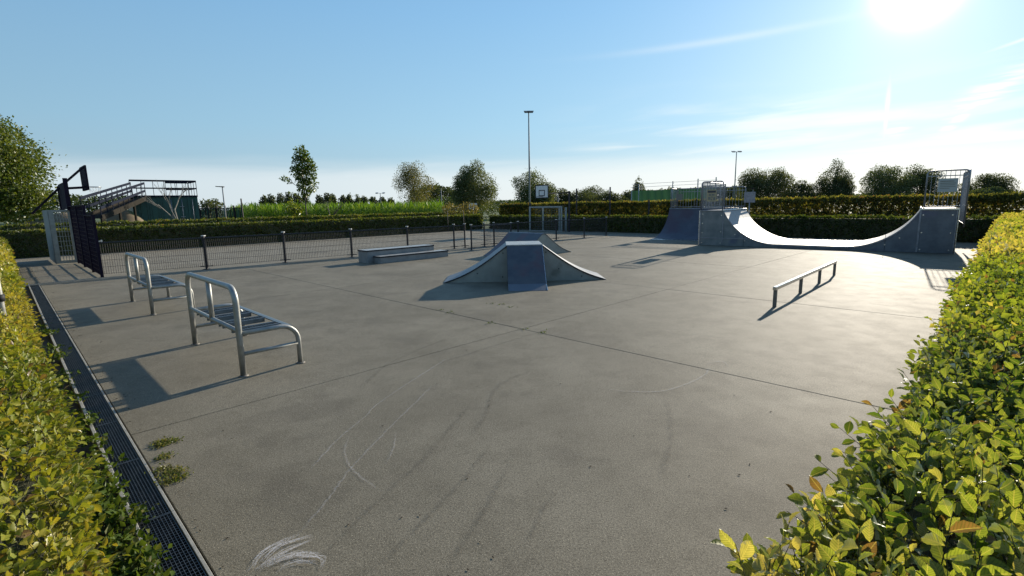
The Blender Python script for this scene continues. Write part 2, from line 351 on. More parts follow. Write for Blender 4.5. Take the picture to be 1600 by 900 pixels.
# ------------------------------------------------------------------ ground, floors
o = MB().add([(-3000,-400,-.15),(3000,-400,-.15),(3000,5000,-.15),(-3000,5000,-.15)], [(0,1,2,3)]).build('ground', M['grass'], kind='structure')
def slab_grid(name, us, vs, m, gap=.012, jag=True):
    root = bpy.data.objects.new(name, None); C.objects.link(root); root['kind'] = 'structure'; root.rotation_euler = (0, 0, PA)
    for i in range(len(us)-1):
        for j in range(len(vs)-1):
            MB().box((vs[j]+gap/2, us[i]+gap/2, -.16), (vs[j+1]-gap/2, us[i+1]-gap/2, random.uniform(-.001, .001) if jag else 0), .004).build('slab', m, root)
    return root
park = slab_grid('skatepark_floor', [-.25, 5.22, 11.4, 18.55], [.557, 5.47, 10.15, 15.0, 19.9, 24.7, 28.6], M['concrete'])
court = slab_grid('court_floor', [18.55, 24.6, 30.3], [-.4, 4.7, 9.8, 14.9, 20.0, 25, 28.6], M['court'])
o = MB().box((-1.6, -2, -.16), (.33, 30, -.045)).build('soil_strip', M['soil'], kind='structure'); o.rotation_euler = (0,0,PA)
pv = bpy.data.objects.new('paved_corner', None); C.objects.link(pv); pv['kind'] = 'structure'; pv.rotation_euler = (0,0,PA)
for i in range(8):
    for j in range(3):
        MB().box((-.38+j*.33+.006, 19.0+i*.8, -.155), (-.38+(j+1)*.33-.006, 19.0+(i+1)*.8-.012, .003+random.uniform(0, .006)), .004).build('tile', M['concrete'], pv)

# marks on the slab: strips 4 mm above it, faded by noise
def strip(pts, wd, z, seg=.04, wob=.006):
    P = [Vector((*p, 0)) for p in pts]; out = []
    def cr(a, b, c, d, t): return .5*((2*b)+(c-a)*t+(2*a-5*b+4*c-d)*t*t+(3*b-a-3*c+d)*t**3)
    for i in range(len(P)-1):
        a = P[max(i-1, 0)]; d = P[min(i+2, len(P)-1)]; n = max(2, int((P[i+1]-P[i]).length/seg))
        for k in range(n): out.append(cr(a, P[i], P[i+1], d, k/n))
    out.append(P[-1]); V = []; F = []; H = []
    for i, p in enumerate(out):
        d = (out[min(i+1, len(out)-1)]-out[max(i-1, 0)]).normalized(); nrm = Vector((-d.y, d.x, 0))
        q = p+nrm*random.uniform(-wob, wob); w_ = wd*random.uniform(.75, 1.2)
        e = min(1, min(i, len(out)-1-i)/6)
        for s, h in ((-1, 0), (-.35, .9), (.35, .9), (1, 0)):
            V.append((q.x+nrm.x*w_*s/2, q.y+nrm.y*w_*s/2, z)); H.append(h*e)
    for i in range(len(out)-1):
        for k in range(3): F.append((i*4+k, i*4+k+1, i*4+k+5, i*4+k+4))
    return np.array(V), np.array(F), np.array(H)
CH = [[(-1.51,3.41),(-1.47,3.93),(-1.38,4.32),(-1.29,4.81),(-.83,6.1)],[(-1.29,2.67),(-1.24,3.05),(-1.21,3.46),(-1.1,4.06),(-.99,4.57),(-.87,5.15)],
 [(-1.39,3.98),(-1.36,3.76),(-1.27,3.53),(-1.11,3.32),(-.88,3.1)],[(-1.02,4.06),(-.97,3.74),(-.97,3.45)],
 [(.93,4.94),(1.28,4.84),(1.6,4.89),(1.95,5.14),(2.13,5.33),(2.24,5.5),(2.34,5.57)],[(2.26,5.67),(2.5,5.77),(2.47,5.49)]]
for i, c in enumerate(CH):
    V, F, H = strip(c, .022 if i < 4 else .032, .0045+i*.0003); link('chalk_mark', np_mesh('chalk_mark', V, F, H), M['chalk'], park)
SK = [[(-1.07,2.49),(-.88,3.07),(-.7,3.54),(-.42,4.6)],[(-.76,2.36),(-.59,2.73),(-.4,3.17),(-.19,3.76)],[(-.38,2.35),(-.29,2.62),(-.18,2.96),(-.02,3.52)],
 [(.04,2.5),(.12,2.74),(.27,3.15)],[(-.37,3.89),(-.26,4.37),(-.17,5.06),(.21,5.57)],[(-1.63,5.09),(-1.54,5.86),(-1.23,6.56),(-.94,7.03)],[(-1.33,4.9),(-1.29,5.29)],[(-.9,5.9),(.1,7.0),(.75,7.7)],[(1.0,3.2),(1.3,3.9),(1.5,4.7)]]
for i, c in enumerate(SK):
    V, F, H = strip(c, .055 if i < 4 else .07, .007+i*.0003); link('tyre_scuff', np_mesh('tyre_scuff', V, F, H), M['skid'], park)
SC = [[(-1.42,2.38),(-1.42,2.53),(-1.33,2.64),(-1.27,2.67)],[(-1.39,2.43),(-1.34,2.58),(-1.19,2.67)],[(-1.39,2.39),(-1.29,2.54),(-1.19,2.63)],
 [(-1.36,2.39),(-1.26,2.49),(-1.16,2.5),(-1.07,2.47),(-1.05,2.39)],[(-1.28,2.38),(-1.21,2.45),(-1.09,2.44)],[(-1.35,2.45),(-1.25,2.51),(-1.09,2.5)]]
VV, FF, HH = [], [], []; off = 0
for rep in range(7):
    for c in SC:
        c2 = [(x+random.uniform(-.02, .02), y+random.uniform(-.025, .02)) for x, y in c]
        V, F, H = strip(c2, .008, .0105+random.uniform(0, .001), .02, .002); VV.append(V); FF.append(F+off); HH.append(H); off += len(V)
link('chalk_scribble', np_mesh('chalk_scribble', np.concatenate(VV), np.concatenate(FF), np.concatenate(HH)), M['scribble'], park)
# park empty is rotated: these strips were made in world coordinates
for o in park.children:
    if o.name.split('.')[0] in ('chalk_mark', 'tyre_scuff', 'chalk_scribble'): o.rotation_euler = (0, 0, -PA)

# ------------------------------------------------------------------ leaf sheets (numpy)
def unit(a): return a/np.maximum(np.linalg.norm(a, axis=1, keepdims=True), 1e-9)
def leaf_tpl(kind):
    if kind == 'fine':      # pleated ovate leaf with toothed edge, 7 stations
        st = [(0, 0), (.1, .42), (.2, .72), (.3, .93), (.41, 1.0), (.52, .97), (.63, .84), (.74, .64), (.85, .38), (1, 0)]
        V = []; 
        for i, (x, wd) in enumerate(st):
            zz = .022*(1 if i % 2 else -1)
            V += [(x+.10*wd, -.26*wd, .10*wd+zz-.25*x*x), (x, 0, -.25*x*x), (x+.10*wd, .26*wd, .10*wd+zz-.25*x*x)]
        F = []
        for i in range(len(st)-1):
            a = i*3; F += [(a, a+3, a+4), (a, a+4, a+1), (a+1, a+4, a+5), (a+1, a+5, a+2)]
        return np.array(V), np.array(F)
    if kind == 'mid':
        V = [(0,0,0),(.45,-.30,.08),(.45,.30,.08),(1,0,-.18),(.5,0,-.05)]
        return np.array(V), np.array([(0,1,4),(0,4,2),(1,3,4),(4,3,2)])
    if kind == 'strap':
        V = [(0,-.04,0),(0,.04,0),(.5,-.07,.12),(.5,.07,.12),(1,0,-.1)]
        return np.array(V), np.array([(0,2,3),(0,3,1),(2,4,3)])
    V = [(0,0,0),(.5,-.32,.07),(1,0,-.05),(.5,.32,.07)]
    return np.array(V), np.array([(0,1,2),(0,2,3)])
def leaves(P, D, Nn, S, hue, kind):
    """P base, D direction of midrib, Nn blade normal, S length"""
    tv, tf = leaf_tpl(kind); n = len(P); D = unit(D); Y = unit(np.cross(Nn, D)); Z = np.cross(D, Y)
    V = P[:, None, :] + S[:, None, None]*(tv[None, :, 0:1]*D[:, None, :]+tv[None, :, 1:2]*Y[:, None, :]+tv[None, :, 2:3]*Z[:, None, :])
    F = tf[None]+(np.arange(n)*len(tv))[:, None, None]
    return V.reshape(-1, 3), F.reshape(-1, 3), np.repeat(hue, len(tv))
def snoise(P, f, seed=0):
    """cheap smooth pseudo-noise -1..1"""
    r = np.random.default_rng(seed); o = np.zeros(len(P))
    for k in range(5):
        d = r.normal(size=3); d /= np.linalg.norm(d); o += np.sin(P@d*f*(.7+.35*k)+r.uniform(0, 6.28))/(1+.3*k)
    return o/2.6
def twigs(A, B, r):
    """thin 3-sided sticks from A to B"""
    D = unit(B-A); X = unit(np.cross(D, np.array([.3, .2, .93]))); Y = np.cross(D, X); V = []
    for P, q in ((A, r), (B, r*.5)):
        for t in (0, 2.09, 4.19): V.append(P+(X*math.cos(t)+Y*math.sin(t))*q)
    V = np.stack(V, 1).reshape(-1, 3); b = (np.arange(len(A))*6)[:, None]
    F = np.concatenate([np.array([[i, (i+1) % 3, (i+1) % 3+3, i+3]])+b for i in range(3)])
    return V, F
def hedge(name, label, faces, dens, length, kind, m, core, loc=(0,0,0), cat='hedge', seed=1, lump=.05, shoot=.12, nl=5, hue_f=None, group=None, huebase=.45, sprig_up=.35, keep=None, dead=.05):
    """faces: list of (origin, edge a, edge b, outward normal) rectangles in the park frame (x=v, y=u); dens = shoots per m2 as callable of point or number"""
    r = np.random.default_rng(seed)
    root = thing(name, label, cat, loc, PA, group)
    Ps = []; Ns = []
    for (o_, a, b, nr) in faces:
        o_, a, b, nr = map(lambda t: np.array(t, float), (o_, a, b, nr)); area = np.linalg.norm(np.cross(a, b))
        n = int(area*dens); t = r.random((n, 2)); P = o_+t[:, :1]*a+t[:, 1:]*b
        Ps.append(P); Ns.append(np.repeat(nr[None], n, 0))
    P = np.concatenate(Ps); Nn = np.concatenate(Ns)
    if keep is not None:
        k = keep(P); P = P[k]; Nn = Nn[k]
    P = P+Nn*(snoise(P, 5.5, seed)*lump+snoise(P, 17, seed+1)*lump*.5-r.random(len(P))**2*.08)[:, None]
    Dsh = unit(Nn*.7+r.normal(size=P.shape)*.55+np.array([0, 0, sprig_up])); Lsh = shoot*r.uniform(.35, 1.25, len(P))
    side = unit(np.cross(Dsh, r.normal(size=P.shape)))
    base_h = np.clip(huebase+snoise(P, 2.2, seed+2)*.28+r.normal(0, .13, len(P)), 0, 1)
    if hue_f is not None: base_h = np.clip(base_h+hue_f(P), 0, 1)
    Vs, Fs, Hs = [], [], []; off = 0
    for k in range(nl):
        t = (k+.5)/nl; pos = P+Dsh*(Lsh*t)[:, None]; sgn = 1 if k % 2 else -1
        d = unit(Dsh*(.55 if k < nl-1 else 1.6)+side*sgn*.9+r.normal(size=P.shape)*.22)
        nn = unit(np.cross(Dsh, side)+r.normal(size=P.shape)*.35); nn *= np.sign(nn[:, 2:3]+1e-6)
        S = length*r.uniform(.65, 1.25, len(P))*(1.0 if k < nl-1 else .8)
        hue = np.clip(base_h+r.normal(0, .12, len(P))+.14*(t-.5), 0, 1); hue[r.random(len(P)) < dead*(.4+snoise(P, 3, seed+9)**2*2)] = 1.4
        V, F, H = leaves(pos, d, nn, S, hue, kind); Vs.append(V); Fs.append(F+off); Hs.append(H); off += len(V)
    me_ = np_mesh('foliage', np.concatenate(Vs), np.concatenate(Fs), np.concatenate(Hs))
    if kind == 'fine':      # midrib, side veins and painted pleat shade follow the blade's own coordinates
        tv = leaf_tpl('fine')[0]; cnt = len(me_.vertices)//len(tv)
        for nm_, q in (('along', tv[:, 0]), ('across', tv[:, 1])):
            a_ = me_.attributes.new(nm_, 'FLOAT', 'POINT'); a_.data.foreach_set('value', np.tile(q, cnt).astype(np.float32))
    o = link('foliage', me_, m, root, kind='stuff')
    if kind != 'far':
        V, F = twigs(P-Dsh*.05, P+Dsh*Lsh[:, None], .0016); link('shoots', np_mesh('shoots', V, F), M['twig'], root, kind='stuff')
    if core:
        (x0, y0, z0), (x1, y1, z1), res = core
        nx = max(2, int((x1-x0)/res)); ny = max(2, int((y1-y0)/res)); nz = max(2, int((z1-z0)/res))
        V = []; F = []
        def sheet(fn, na, nb):
            b = len(V)
            for i in range(na+1):
                for j in range(nb+1): V.append(fn(i/na, j/nb))
            for i in range(na):
                for j in range(nb): F.append((b+i*(nb+1)+j, b+(i+1)*(nb+1)+j, b+(i+1)*(nb+1)+j+1, b+i*(nb+1)+j+1))
        sheet(lambda s, t: (x0+(x1-x0)*s, y0+(y1-y0)*t, z1), nx, ny)
        sheet(lambda s, t: (x0, y0+(y1-y0)*s, z0+(z1-z0)*t), ny, nz); sheet(lambda s, t: (x1, y0+(y1-y0)*s, z0+(z1-z0)*t), ny, nz)
        sheet(lambda s, t: (x0+(x1-x0)*s, y0, z0+(z1-z0)*t), nx, nz); sheet(lambda s, t: (x0+(x1-x0)*s, y1, z0+(z1-z0)*t), nx, nz)
        V = np.array(V, float); ctr = np.array([(x0+x1)/2, (y0+y1)/2, (z0+z1)/2]); w_ = unit((V-ctr)*np.array([1 if x1-x0 < 3 else .1, 1 if y1-y0 < 3 else .1, 1]))
        V -= w_*(.02+.03*np.abs(snoise(V, 23, seed+5)))[:, None]
        link('twig_mass', np_mesh('twig_mass', V, np.array(F)), M['twig'], root)
    return root

# right hedge (beside the camera): u from -.85 to .28, v from .55 to 27.4, 1.15 m high
def rh(v0, v1, dens, length, kind, seed, label, shoot, nl, root=None):
    f = [((v0, -.95, 1.12), (v1-v0, 0, 0), (0, 1.13, 0), (0, 0, 1)), ((v0, .18, .5), (v1-v0, 0, 0), (0, .0, .6), (0, 1, 0.1))]
    return f
def merge_into(dst, src):
    for c in list(src.children): c.parent = dst
    bpy.data.objects.remove(src)
RH_L = 'wide clipped hornbeam hedge right of the concrete, bright backlit leaves nearest the camera'
A = hedge('hornbeam_hedge', RH_L, rh(.62, 3.6, 0, 0, 0, 0, 0, 0, 0), 600, .047, 'fine', M['hornbeam_v'], ((.55, -.9, -.1), (27.3, .13, 1.05), .35), seed=3, shoot=.15, nl=6, lump=.06, huebase=.40)
B = hedge('x', RH_L, [((.66, .11, 1.08), (.75, 0, 0), (0, .19, 0), (0, 0, 1)), ((.66, .27, .5), (.6, 0, 0), (0, 0, .55), (0, 1, .1))], 520, .048, 'fine', M['hornbeam_v'], None, seed=7, shoot=.13, nl=6, lump=.05, huebase=.45); merge_into(A, B)
B = hedge('x', RH_L, rh(3.6, 8.0, 0, 0, 0, 0, 0, 0, 0), 480, .05, 'mid', M['hornbeam'], None, seed=4, shoot=.14, nl=6, lump=.05, huebase=.50); merge_into(A, B)
B = hedge('x', RH_L, rh(8.0, 27.4, 0, 0, 0, 0, 0, 0, 0), 260, .07, 'far', M['hornbeam'], None, seed=5, shoot=.13, nl=5, lump=.05, huebase=.68); merge_into(A, B)
# left hedge
LH_L = 'golden-green clipped hornbeam hedge along the left edge behind the drain'
def lh(u0, u1): return [((-.95, u0, 1.0), (.98, 0, 0), (0, u1-u0, 0), (0, 0, 1)), ((.05, u0, .12), (-.03, 0, .88), (0, u1-u0, 0), (1, 0, .1))]
A = hedge('hornbeam_hedge', LH_L, lh(1.2, 4.4), 640, .038, 'fine', M['hornbeam_gold_v'], ((-.9, 1.1, -.1), (-.01, 26.5, .93), .35), seed=13, shoot=.10, nl=5, lump=.05, huebase=.56)
B = hedge('x', LH_L, lh(4.4, 9.5), 480, .042, 'mid', M['hornbeam_gold'], None, seed=14, shoot=.10, nl=5, lump=.045, huebase=.66); merge_into(A, B)
B = hedge('x', LH_L, lh(9.5, 26.6), 240, .07, 'far', M['hornbeam_gold'], None, seed=15, shoot=.09, nl=5, lump=.045, huebase=.72); merge_into(A, B)
# low hedge round the court, back-lit tall hedge behind it
hedge('clipped_hedge', 'low dark clipped hedge along the far left side of the ball court', [((-8, 30.4, 1.12), (35.5, 0, 0), (0, .75, 0), (0, 0, 1)), ((-8, 30.4, 0), (35.5, 0, 0), (0, 0, 1.12), (0, -1, 0))], 150, .085, 'far', M['hedge_far'], ((-8, 30.46, -.15), (27.5, 31.1, 1.05), .5), seed=21, shoot=.09, nl=5, lump=.04, huebase=.42)
hedge('clipped_hedge', 'second clipped hedge with a pale lit top, between the court hedge and the maize', [((-6, 34.2, 1.3), (37, 0, 0), (0, .8, 0), (0, 0, 1)), ((-6, 34.2, .3), (37, 0, 0), (0, 0, 1.0), (0, -1, 0))], 110, .10, 'far', M['hedge_far'], ((-6, 34.28, -.15), (31, 34.9, 1.22), .5), seed=22, shoot=.10, nl=5, lump=.05, huebase=.5)
hedge('clipped_hedge', 'low dark hedge at the foot of the tall hedge behind goal and ramps', [((28.2, -3, 1.02), (0, 33.4, 0), (.5, 0, 0), (0, 0, 1)), ((28.2, -3, 0), (0, 33.4, 0), (0, 0, 1.02), (-1, 0, 0))], 150, .085, 'far', M['hedge_far'], ((28.26, -3, -.15), (28.7, 30.4, .97), .5), seed=23, shoot=.09, nl=5, lump=.04, huebase=.3)
hedge('tall_hedge', 'tall hedge with sun-shot yellow-green leaves closing the back of the park', [((32.0, -12, 1.82), (0, 45, 0), (.6, 0, 0), (0, 0, 1)), ((32.0, -12, .5), (0, 45, 0), (0, 0, 1.3), (-1, 0, 0)), ((32.5, -12, .5), (0, 45, 0), (0, 0, 1.3), (1, 0, 0))], 215, .12, 'far', M['hedge_tall'], None, seed=24, shoot=.2, nl=5, lump=.05, huebase=.5, dead=.12)

# ------------------------------------------------------------------ drain channel
dr = thing('drain_channel', 'long linear drain with steel mesh grating beside the left hedge', 'drain', (0,0,0), PA)
t = MB().box((.3605, 1.6, -.15), (.3615, 19.0, -.03)).box((.5335, 1.6, -.15), (.5345, 19.0, -.03)).box((.3755, 1.6, -.15), (.533, 19.0, -.13)); t.build('trough', M['black'], dr)
M['kerb'] = worn('drain_edge_concrete', (.26, .25, .22), (.36, .35, .31), 12, (.6, .8), bump=.2)
M['kerb_old'] = M['kerb']
for k in range(17):
    y0 = 1.6+k*1.02; y1 = y0+1.016
    MB().box((.334, y0, -.16), (.360, y1, .004), .003).build('edge_kerb', M['kerb'], dr)
    MB().box((.535, y0, -.16), (.553, y1, .003), .002).build('edge_kerb', M['kerb'], dr)
g0 = MB()
for i in range(10): g0.box((.3805+i*.0198-.0012, .006, -.024), (.3805+i*.0198+.0012, 1.010, -.002))
for j in range(34): g0.box((.378, .012+j*.0302-.0013, -.016), (.562, .012+j*.0302+.0013, -.0035))
g0.box((.376, .002, -.026), (.5645, .008, 0)).box((.376, 1.008, -.026), (.5645, 1.014, 0))
M['grate'] = worn('drain_grating_steel', (.10, .105, .11), (.2, .2, .2), 20, (.35, .55), .8)
gr = g0.build('grate', M['grate'], dr); gr.location = (.024, 1.6, 0); gr.scale = (.9, 1, 1)
for k in range(1, 17):
    c = gr.copy(); C.objects.link(c); c.location = (.024, 1.6+k*1.02, 0)

# weeds
def weeds(name, label, pts, n, size, spread, kind='mid', m='weed', up=.8, hb=.45, seed=1, cat='weeds'):
    r = np.random.default_rng(seed); P = []
    for (x, y) in pts: P.append(np.column_stack([r.normal(x, spread, n), r.normal(y, spread, n), r.uniform(0, size*.7, n)*(.3+up)]))
    P = np.concatenate(P); D = r.normal(size=P.shape); D[:, 2] = np.abs(D[:, 2])*up+.1
    V, F, H = leaves(P, D, unit(r.normal(size=P.shape)+np.array([0, 0, 1.5])), size*r.uniform(.5, 1.2, len(P)), np.clip(r.normal(hb, .2, len(P)), 0, 1), kind)
    o = link(name, np_mesh(name, V, F, H), M[m]); o['label'] = label; o['category'] = cat; return o
def W(u, v): return uv(u, v)[:2]
o = weeds('weed_tufts', 'creeping weeds growing out of the slab edge beside the drain grating', [(-2.95,3.92),(-2.90,3.87),(-2.87,3.93),(-2.62,3.47),(-2.55,3.40),(-2.50,3.44),(-2.47,3.30),(-2.43,3.36),(-2.75,3.66)], 150, .02, .032, 'mid', 'weed', .5, .8, 2); o['kind'] = 'stuff'
o = weeds('weed_tufts', 'small dry weed bits in the concrete joints in mid floor', [(-1.31,9.07),(-1.14,8.88),(.19,7.51),(.43,7.3),(-.4,7.95),(-.38,9.65),(-.19,9.5),(-.01,9.24)], 14, .03, .05, 'mid', 'weed', .2, .3, 3); o['kind'] = 'stuff'
wp = [W(random.uniform(1.5, 12), random.uniform(.2, .34)) for _ in range(60)]+[W(random.uniform(2.2, 4.6), random.uniform(.10, .32)) for _ in range(60)]
o = weeds('weed_fringe', 'leafy green weeds in the soil gap between left hedge and drain', wp, 26, .055, .05, 'mid', 'weed', 1.2, .45, 4); o['kind'] = 'stuff'
# litter
V = []; F = []; r_ = random.Random(5)
DB = [(-.88,3.87),(-1.16,4.15),(-1.39,3.35),(-1.57,3.41),(-.4,4.02),(-.24,4.55),(-.31,3.47),(-.34,3.27),(-.71,2.83),(-.6,2.85),(-.21,2.59),(-.13,2.46),(1.22,3.25),(1.71,3.39),(1.57,3.25),(.55,3.4),(.98,3.87),(.5,5.12),(3.02,4.68),(2.63,9.55),(3.55,9.15),(2.33,4.3),(-.26,2.37),(1.31,2.86),(1.22,2.6),(.59,7.77),(-.36,2.33),(-1.02,2.77)]
DB += [(r_.uniform(-4, 6), r_.uniform(3.5, 13)) for _ in range(50)]
for _ in range(150):
    q_ = uv(r_.uniform(2, 17), .59+abs(r_.gauss(0, .09))); DB.append(q_[:2])
mb = MB()
for x, y in DB:
    s = r_.uniform(.004, .009); a = r_.uniform(0, 6.3); ca, sa = math.cos(a), math.sin(a)
    pts = [(-s*1.6, 0), (0, -s*.6), (s*1.5, .1*s), (.2*s, s*.7)]
    mb.add([(x+px*ca-py*sa, y+px*sa+py*ca, .004) for px, py in pts]+[(x, y, .004+s*.6)], [(0,1,4),(1,2,4),(2,3,4),(3,0,4)])
o = mb.build('leaf_litter', mat('dead_leaf_bits', (.035, .025, .018), .8), kind='stuff'); o['label'] = 'tiny dark leaf bits and seeds scattered on the concrete'

# ------------------------------------------------------------------ benches (u 6.14..8.2, facing +v)
def arc(c, a, b, r, t0, t1, n=7):   # points c + r(cos a + sin b)
    c, a, b = Vector(c), Vector(a), Vector(b)
    return [c+(a*math.cos(t0+(t1-t0)*k/n)+b*math.sin(t0+(t1-t0)*k/n))*r for k in range(n+1)]
def bench(loc, label):
    t = thing('tube_bench', label, 'bench', loc, PA, 'galvanised benches beside the drain')
    W_, rt = 2.04, .034; X1 = .66
    up = Vector((0,0,1)); yy = Vector((0,1,0)); xx = Vector((1,0,0)); r = .17; Ht = 1.03
    pts = [Vector((0,0,0)), Vector((0,0,.5)), Vector((0,0,Ht-r))]+arc((0, r, Ht-r), -yy, up, r, 0, PI/2)[1:]+arc((0, W_-r, Ht-r), up, yy, r, 0, PI/2)+[Vector((0, W_, .5)), Vector((0, W_, 0))]
    MB().tube(pts, rt, 14).build('back_frame', M['galv_paint'], t)
    MB().tube([(0, W_*.5, .53), (0, W_*.5, Ht)], .03, 12).build('back_post', M['galv_paint'], t)
    MB().tube([(0, .02, .53), (0, W_-.02, .53)], .027, 12).build('back_crossbar', M['galv_paint'], t)
    for y in (0, W_):
        f = [Vector((0, y, .50)), Vector((X1-.2, y, .50))]+arc((X1-.2, y, .30), up, xx, .2, 0, PI/2)[1:]+[Vector((X1, y, 0))]
        MB().tube(f, .029, 12).build('seat_rail_and_leg', M['galv_paint'], t)
        MB().tube([(0, y, .26), (X1, y, .26)], .024, 10).build('side_stretcher', M['galv_paint'], t)
    for y in (0, W_):
        for x in (0, X1): MB().tube([(x, y, .0005), (x, y, .012)], [.058, .040], 12).build('foot_collar', M['rail_brown'], t)
    n = 4
    for k in range(n):
        yc = .27+k*(W_-.54)/(n-1)
        for d in (-.075, .075):
            MB().box((.02, yc+d-.011, .448), (X1-.14, yc+d+.011, .505), .004).build('seat_slat', M['slat'], t)
        rg = MB()
        for q in range(17): rg.box((.03+q*.03, yc-.064, .489), (.034+q*.03, yc+.064, .4955))
        rg.build('seat_grid', M['slat'], t)
    # front apron: flat plate closing the seat, bent down at its edge
    pr = [(X1-.14, .506), (X1-.09, .502), (X1-.05, .488), (X1-.03, .46), (X1-.022, .428), (X1-.034, .428), (X1-.042, .458), (X1-.06, .478), (X1-.095, .49), (X1-.14, .494)]
    MB().prism(pr[::-1], .03, W_-.03, False).build('seat_front_plate', M['slat'], t)
    return t
bench(uv(6.14, 1.76), 'galvanised tube bench nearest the camera, slatted seat facing the ramps')
bench(uv(11.22, 1.80), 'galvanised tube bench farther off, between the near bench and the dark mesh wall')

# ------------------------------------------------------------------ grind rail
t = thing('grind_rail', 'low square steel grind rail on four posts standing on the right of the floor', 'grind rail', (4.70, 8.81, 0), R(90-43.0))
Lr = 5.0
MB().box((-.05, -.03, .315), (Lr+.05, .03, .375), .006).build('rail', M['steel_edge'], t)
for x in (.02, Lr*.355, Lr*.68, Lr-.02):
    MB().box((x-.027, -.027, 0), (x+.027, .027, .315)).build('post', M['rail_brown'], t)

# ------------------------------------------------------------------ grind box (two steps)
t = thing('grind_box', 'low two-step concrete-grey grind box with steel edges in front of the court fence', 'grind box', uv(0, 0), PA)
def gbox(x0, x1, y0, y1, z1, nm, z0=0):
    b = MB().box((x0, y0, z0), (x1, y1, z1-.012)).build(nm, M['gside'], t)
    MB().box((x0-.012, y0-.012, z1-.012), (x1+.012, y1+.012, z1)).build('top_plate', M['gtop'], b)
    MB().bar((x0-.014, y0-.014, z1-.02), (x1+.014, y0-.014, z1-.02), .01, .045).bar((x0-.014, y0-.008, z1-.02), (x0-.014, y1, z1-.02), .01, .045).bar((x1+.014, y0-.008, z1-.02), (x1+.014, y1, z1-.02), .01, .045).build('edge_angle', M['dark_steel'], b)
M['gside'] = worn('grind_box_panel', (.20, .20, .20), (.28, .28, .27), 3, (.5, .7), c3=(.16, .15, .13), spot=.6)
M['gtop'] = worn('grind_box_top', (.36, .36, .34), (.45, .45, .42), 5, (.35, .55), .3)
gbox(8.95, 11.85, 15.12, 15.56, .24, 'low_step'); gbox(8.72, 11.55, 15.60, 16.2, .44, 'high_step')

# ------------------------------------------------------------------ funbox (world aligned): two curved banks, front and rear banks
def transition(x0, z0, x1, z1, n=12, sag=.13):
    """concave profile from (x0,z0) foot to (x1,z1) top"""
    out = []
    for i in range(n+1):
        s = i/n; x = x0+(x1-x0)*s; z = z0+(z1-z0)*s - sag*math.sin(PI*s)**1.0*(1-.25*s)
        out.append((x, max(z, z0)))
    return out
t = thing('funbox', 'pyramid funbox with curved side banks and a steep dark front bank in mid floor', 'skate ramp', (-.11, 12.44, 0), R(1.2))
Wt, Hf, D = .87, .90, 1.15; XL, XR = -1.60, 2.48
pl = transition(XL, 0, 0, Hf); pr = transition(XR, 0, Wt, Hf)
MB().prism(pl+[(0, 0)], 0, .03).build('side_panel', M['box_side'], t)
MB().prism(pr+[(Wt, 0)], 0, .03).build('side_panel', M['box_side'], t)
MB().prism(pl+[(0, 0)], D-.03, D).build('side_panel', M['box_side'], t); MB().prism(pr+[(Wt, 0)], D-.03, D).build('side_panel', M['box_side'], t)
def sheet(prof, y0, y1, th): # curved plate on top of a profile
    n = len(prof); V = []; F = []
    for x, z in prof:
        for y in (y0, y1):
            V += [(x, y, z+th), (x, y, z-.002)]
    for i in range(n-1):
        a = i*4; b = a+4; F += [(a, b, b+2, a+2), (a+1, a+3, b+3, b+1), (a, a+1, b+1, b), (a+2, b+2, b+3, a+3)]
    F += [(0, 2, 3, 1), (n*4-4, n*4-3, n*4-1, n*4-2)]
    m_ = MB(); m_.add(V, F, False); return m_
sheet(pl, -.02, D+.02, .014).build('curved_bank', M['ramp_top'], t); sheet(pr, -.02, D+.02, .014).build('curved_bank', M['ramp_top'], t)
for q in (pl, pr): sheet([(x, z-.02) for x, z in q], -.024, -.004, .024).build('edge_trim', M['dark_steel'], t)
MB().box((-.02, -.03, Hf-.002), (Wt+.02, D+.03, Hf+.022), .006).build('top_deck', M['gtop2'] if 'gtop2' in M else M['gtop'], t)
fb = [(-1.46, 0), (-1.1, .10), (-.03, Hf)]
V = []; 
def wedge(prof, x0, x1, nm, m, sgn=1, y_off=0):
    n = len(prof); Vv = [(x, y_off+y*sgn, z) for x in (x0, x1) for y, z in prof]
    Ff = [(i, i+1, i+1+n, i+n) for i in range(n-1)]
    Vv += [(x0, y_off+prof[-1][0]*sgn, 0), (x1, y_off+prof[-1][0]*sgn, 0)]
    Ff += [tuple(range(n))+(2*n,), tuple(range(2*n-1, n-1, -1))+(2*n+1,)][0:2]
    return MB().add(Vv, Ff).build(nm, m, t)
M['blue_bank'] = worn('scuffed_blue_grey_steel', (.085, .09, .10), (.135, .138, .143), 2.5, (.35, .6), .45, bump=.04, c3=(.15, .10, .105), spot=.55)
b_ = wedge(fb, -.0, Wt, 'front_bank', M['blue_bank'])
MB().bar((Wt+.006, -1.1, .098), (Wt+.006, -.03, Hf-.01), .012, .03).bar((Wt+.006, -1.46, .004), (Wt+.006, -1.1, .094), .012, .02).build('edge_strip', M['steel_edge'], b_)
M['foot'] = worn('bluish_foot_plate', (.11, .12, .14), (.16, .17, .19), 3, (.35, .55), .5)
MB().add([(.0, -1.46, .006), (Wt, -1.46, .006), (Wt, -1.1, .106), (.0, -1.1, .106), (.0, -1.46, .001), (Wt, -1.46, .001), (Wt, -1.1, .101), (.0, -1.1, .101)], [(0,1,2,3),(7,6,5,4),(0,4,5,1),(1,5,6,2),(2,6,7,3),(3,7,4,0)]).build('foot_plate', M['foot'], b_)
for bx, bz in ((-.10, .72), (-.12, .12), (-.75, .22), (Wt+.42, .30), (Wt+.1, .72), (Wt+1.0, .10)):
    MB().tube([(bx, -.001, bz), (bx, -.012, bz)], .016, 8).build('bolt', M['dark_steel'], t)
wedge([(-1.5, 0), (-.03, Hf)], 0, Wt, 'rear_bank', M['blue_bank'], -1, D)

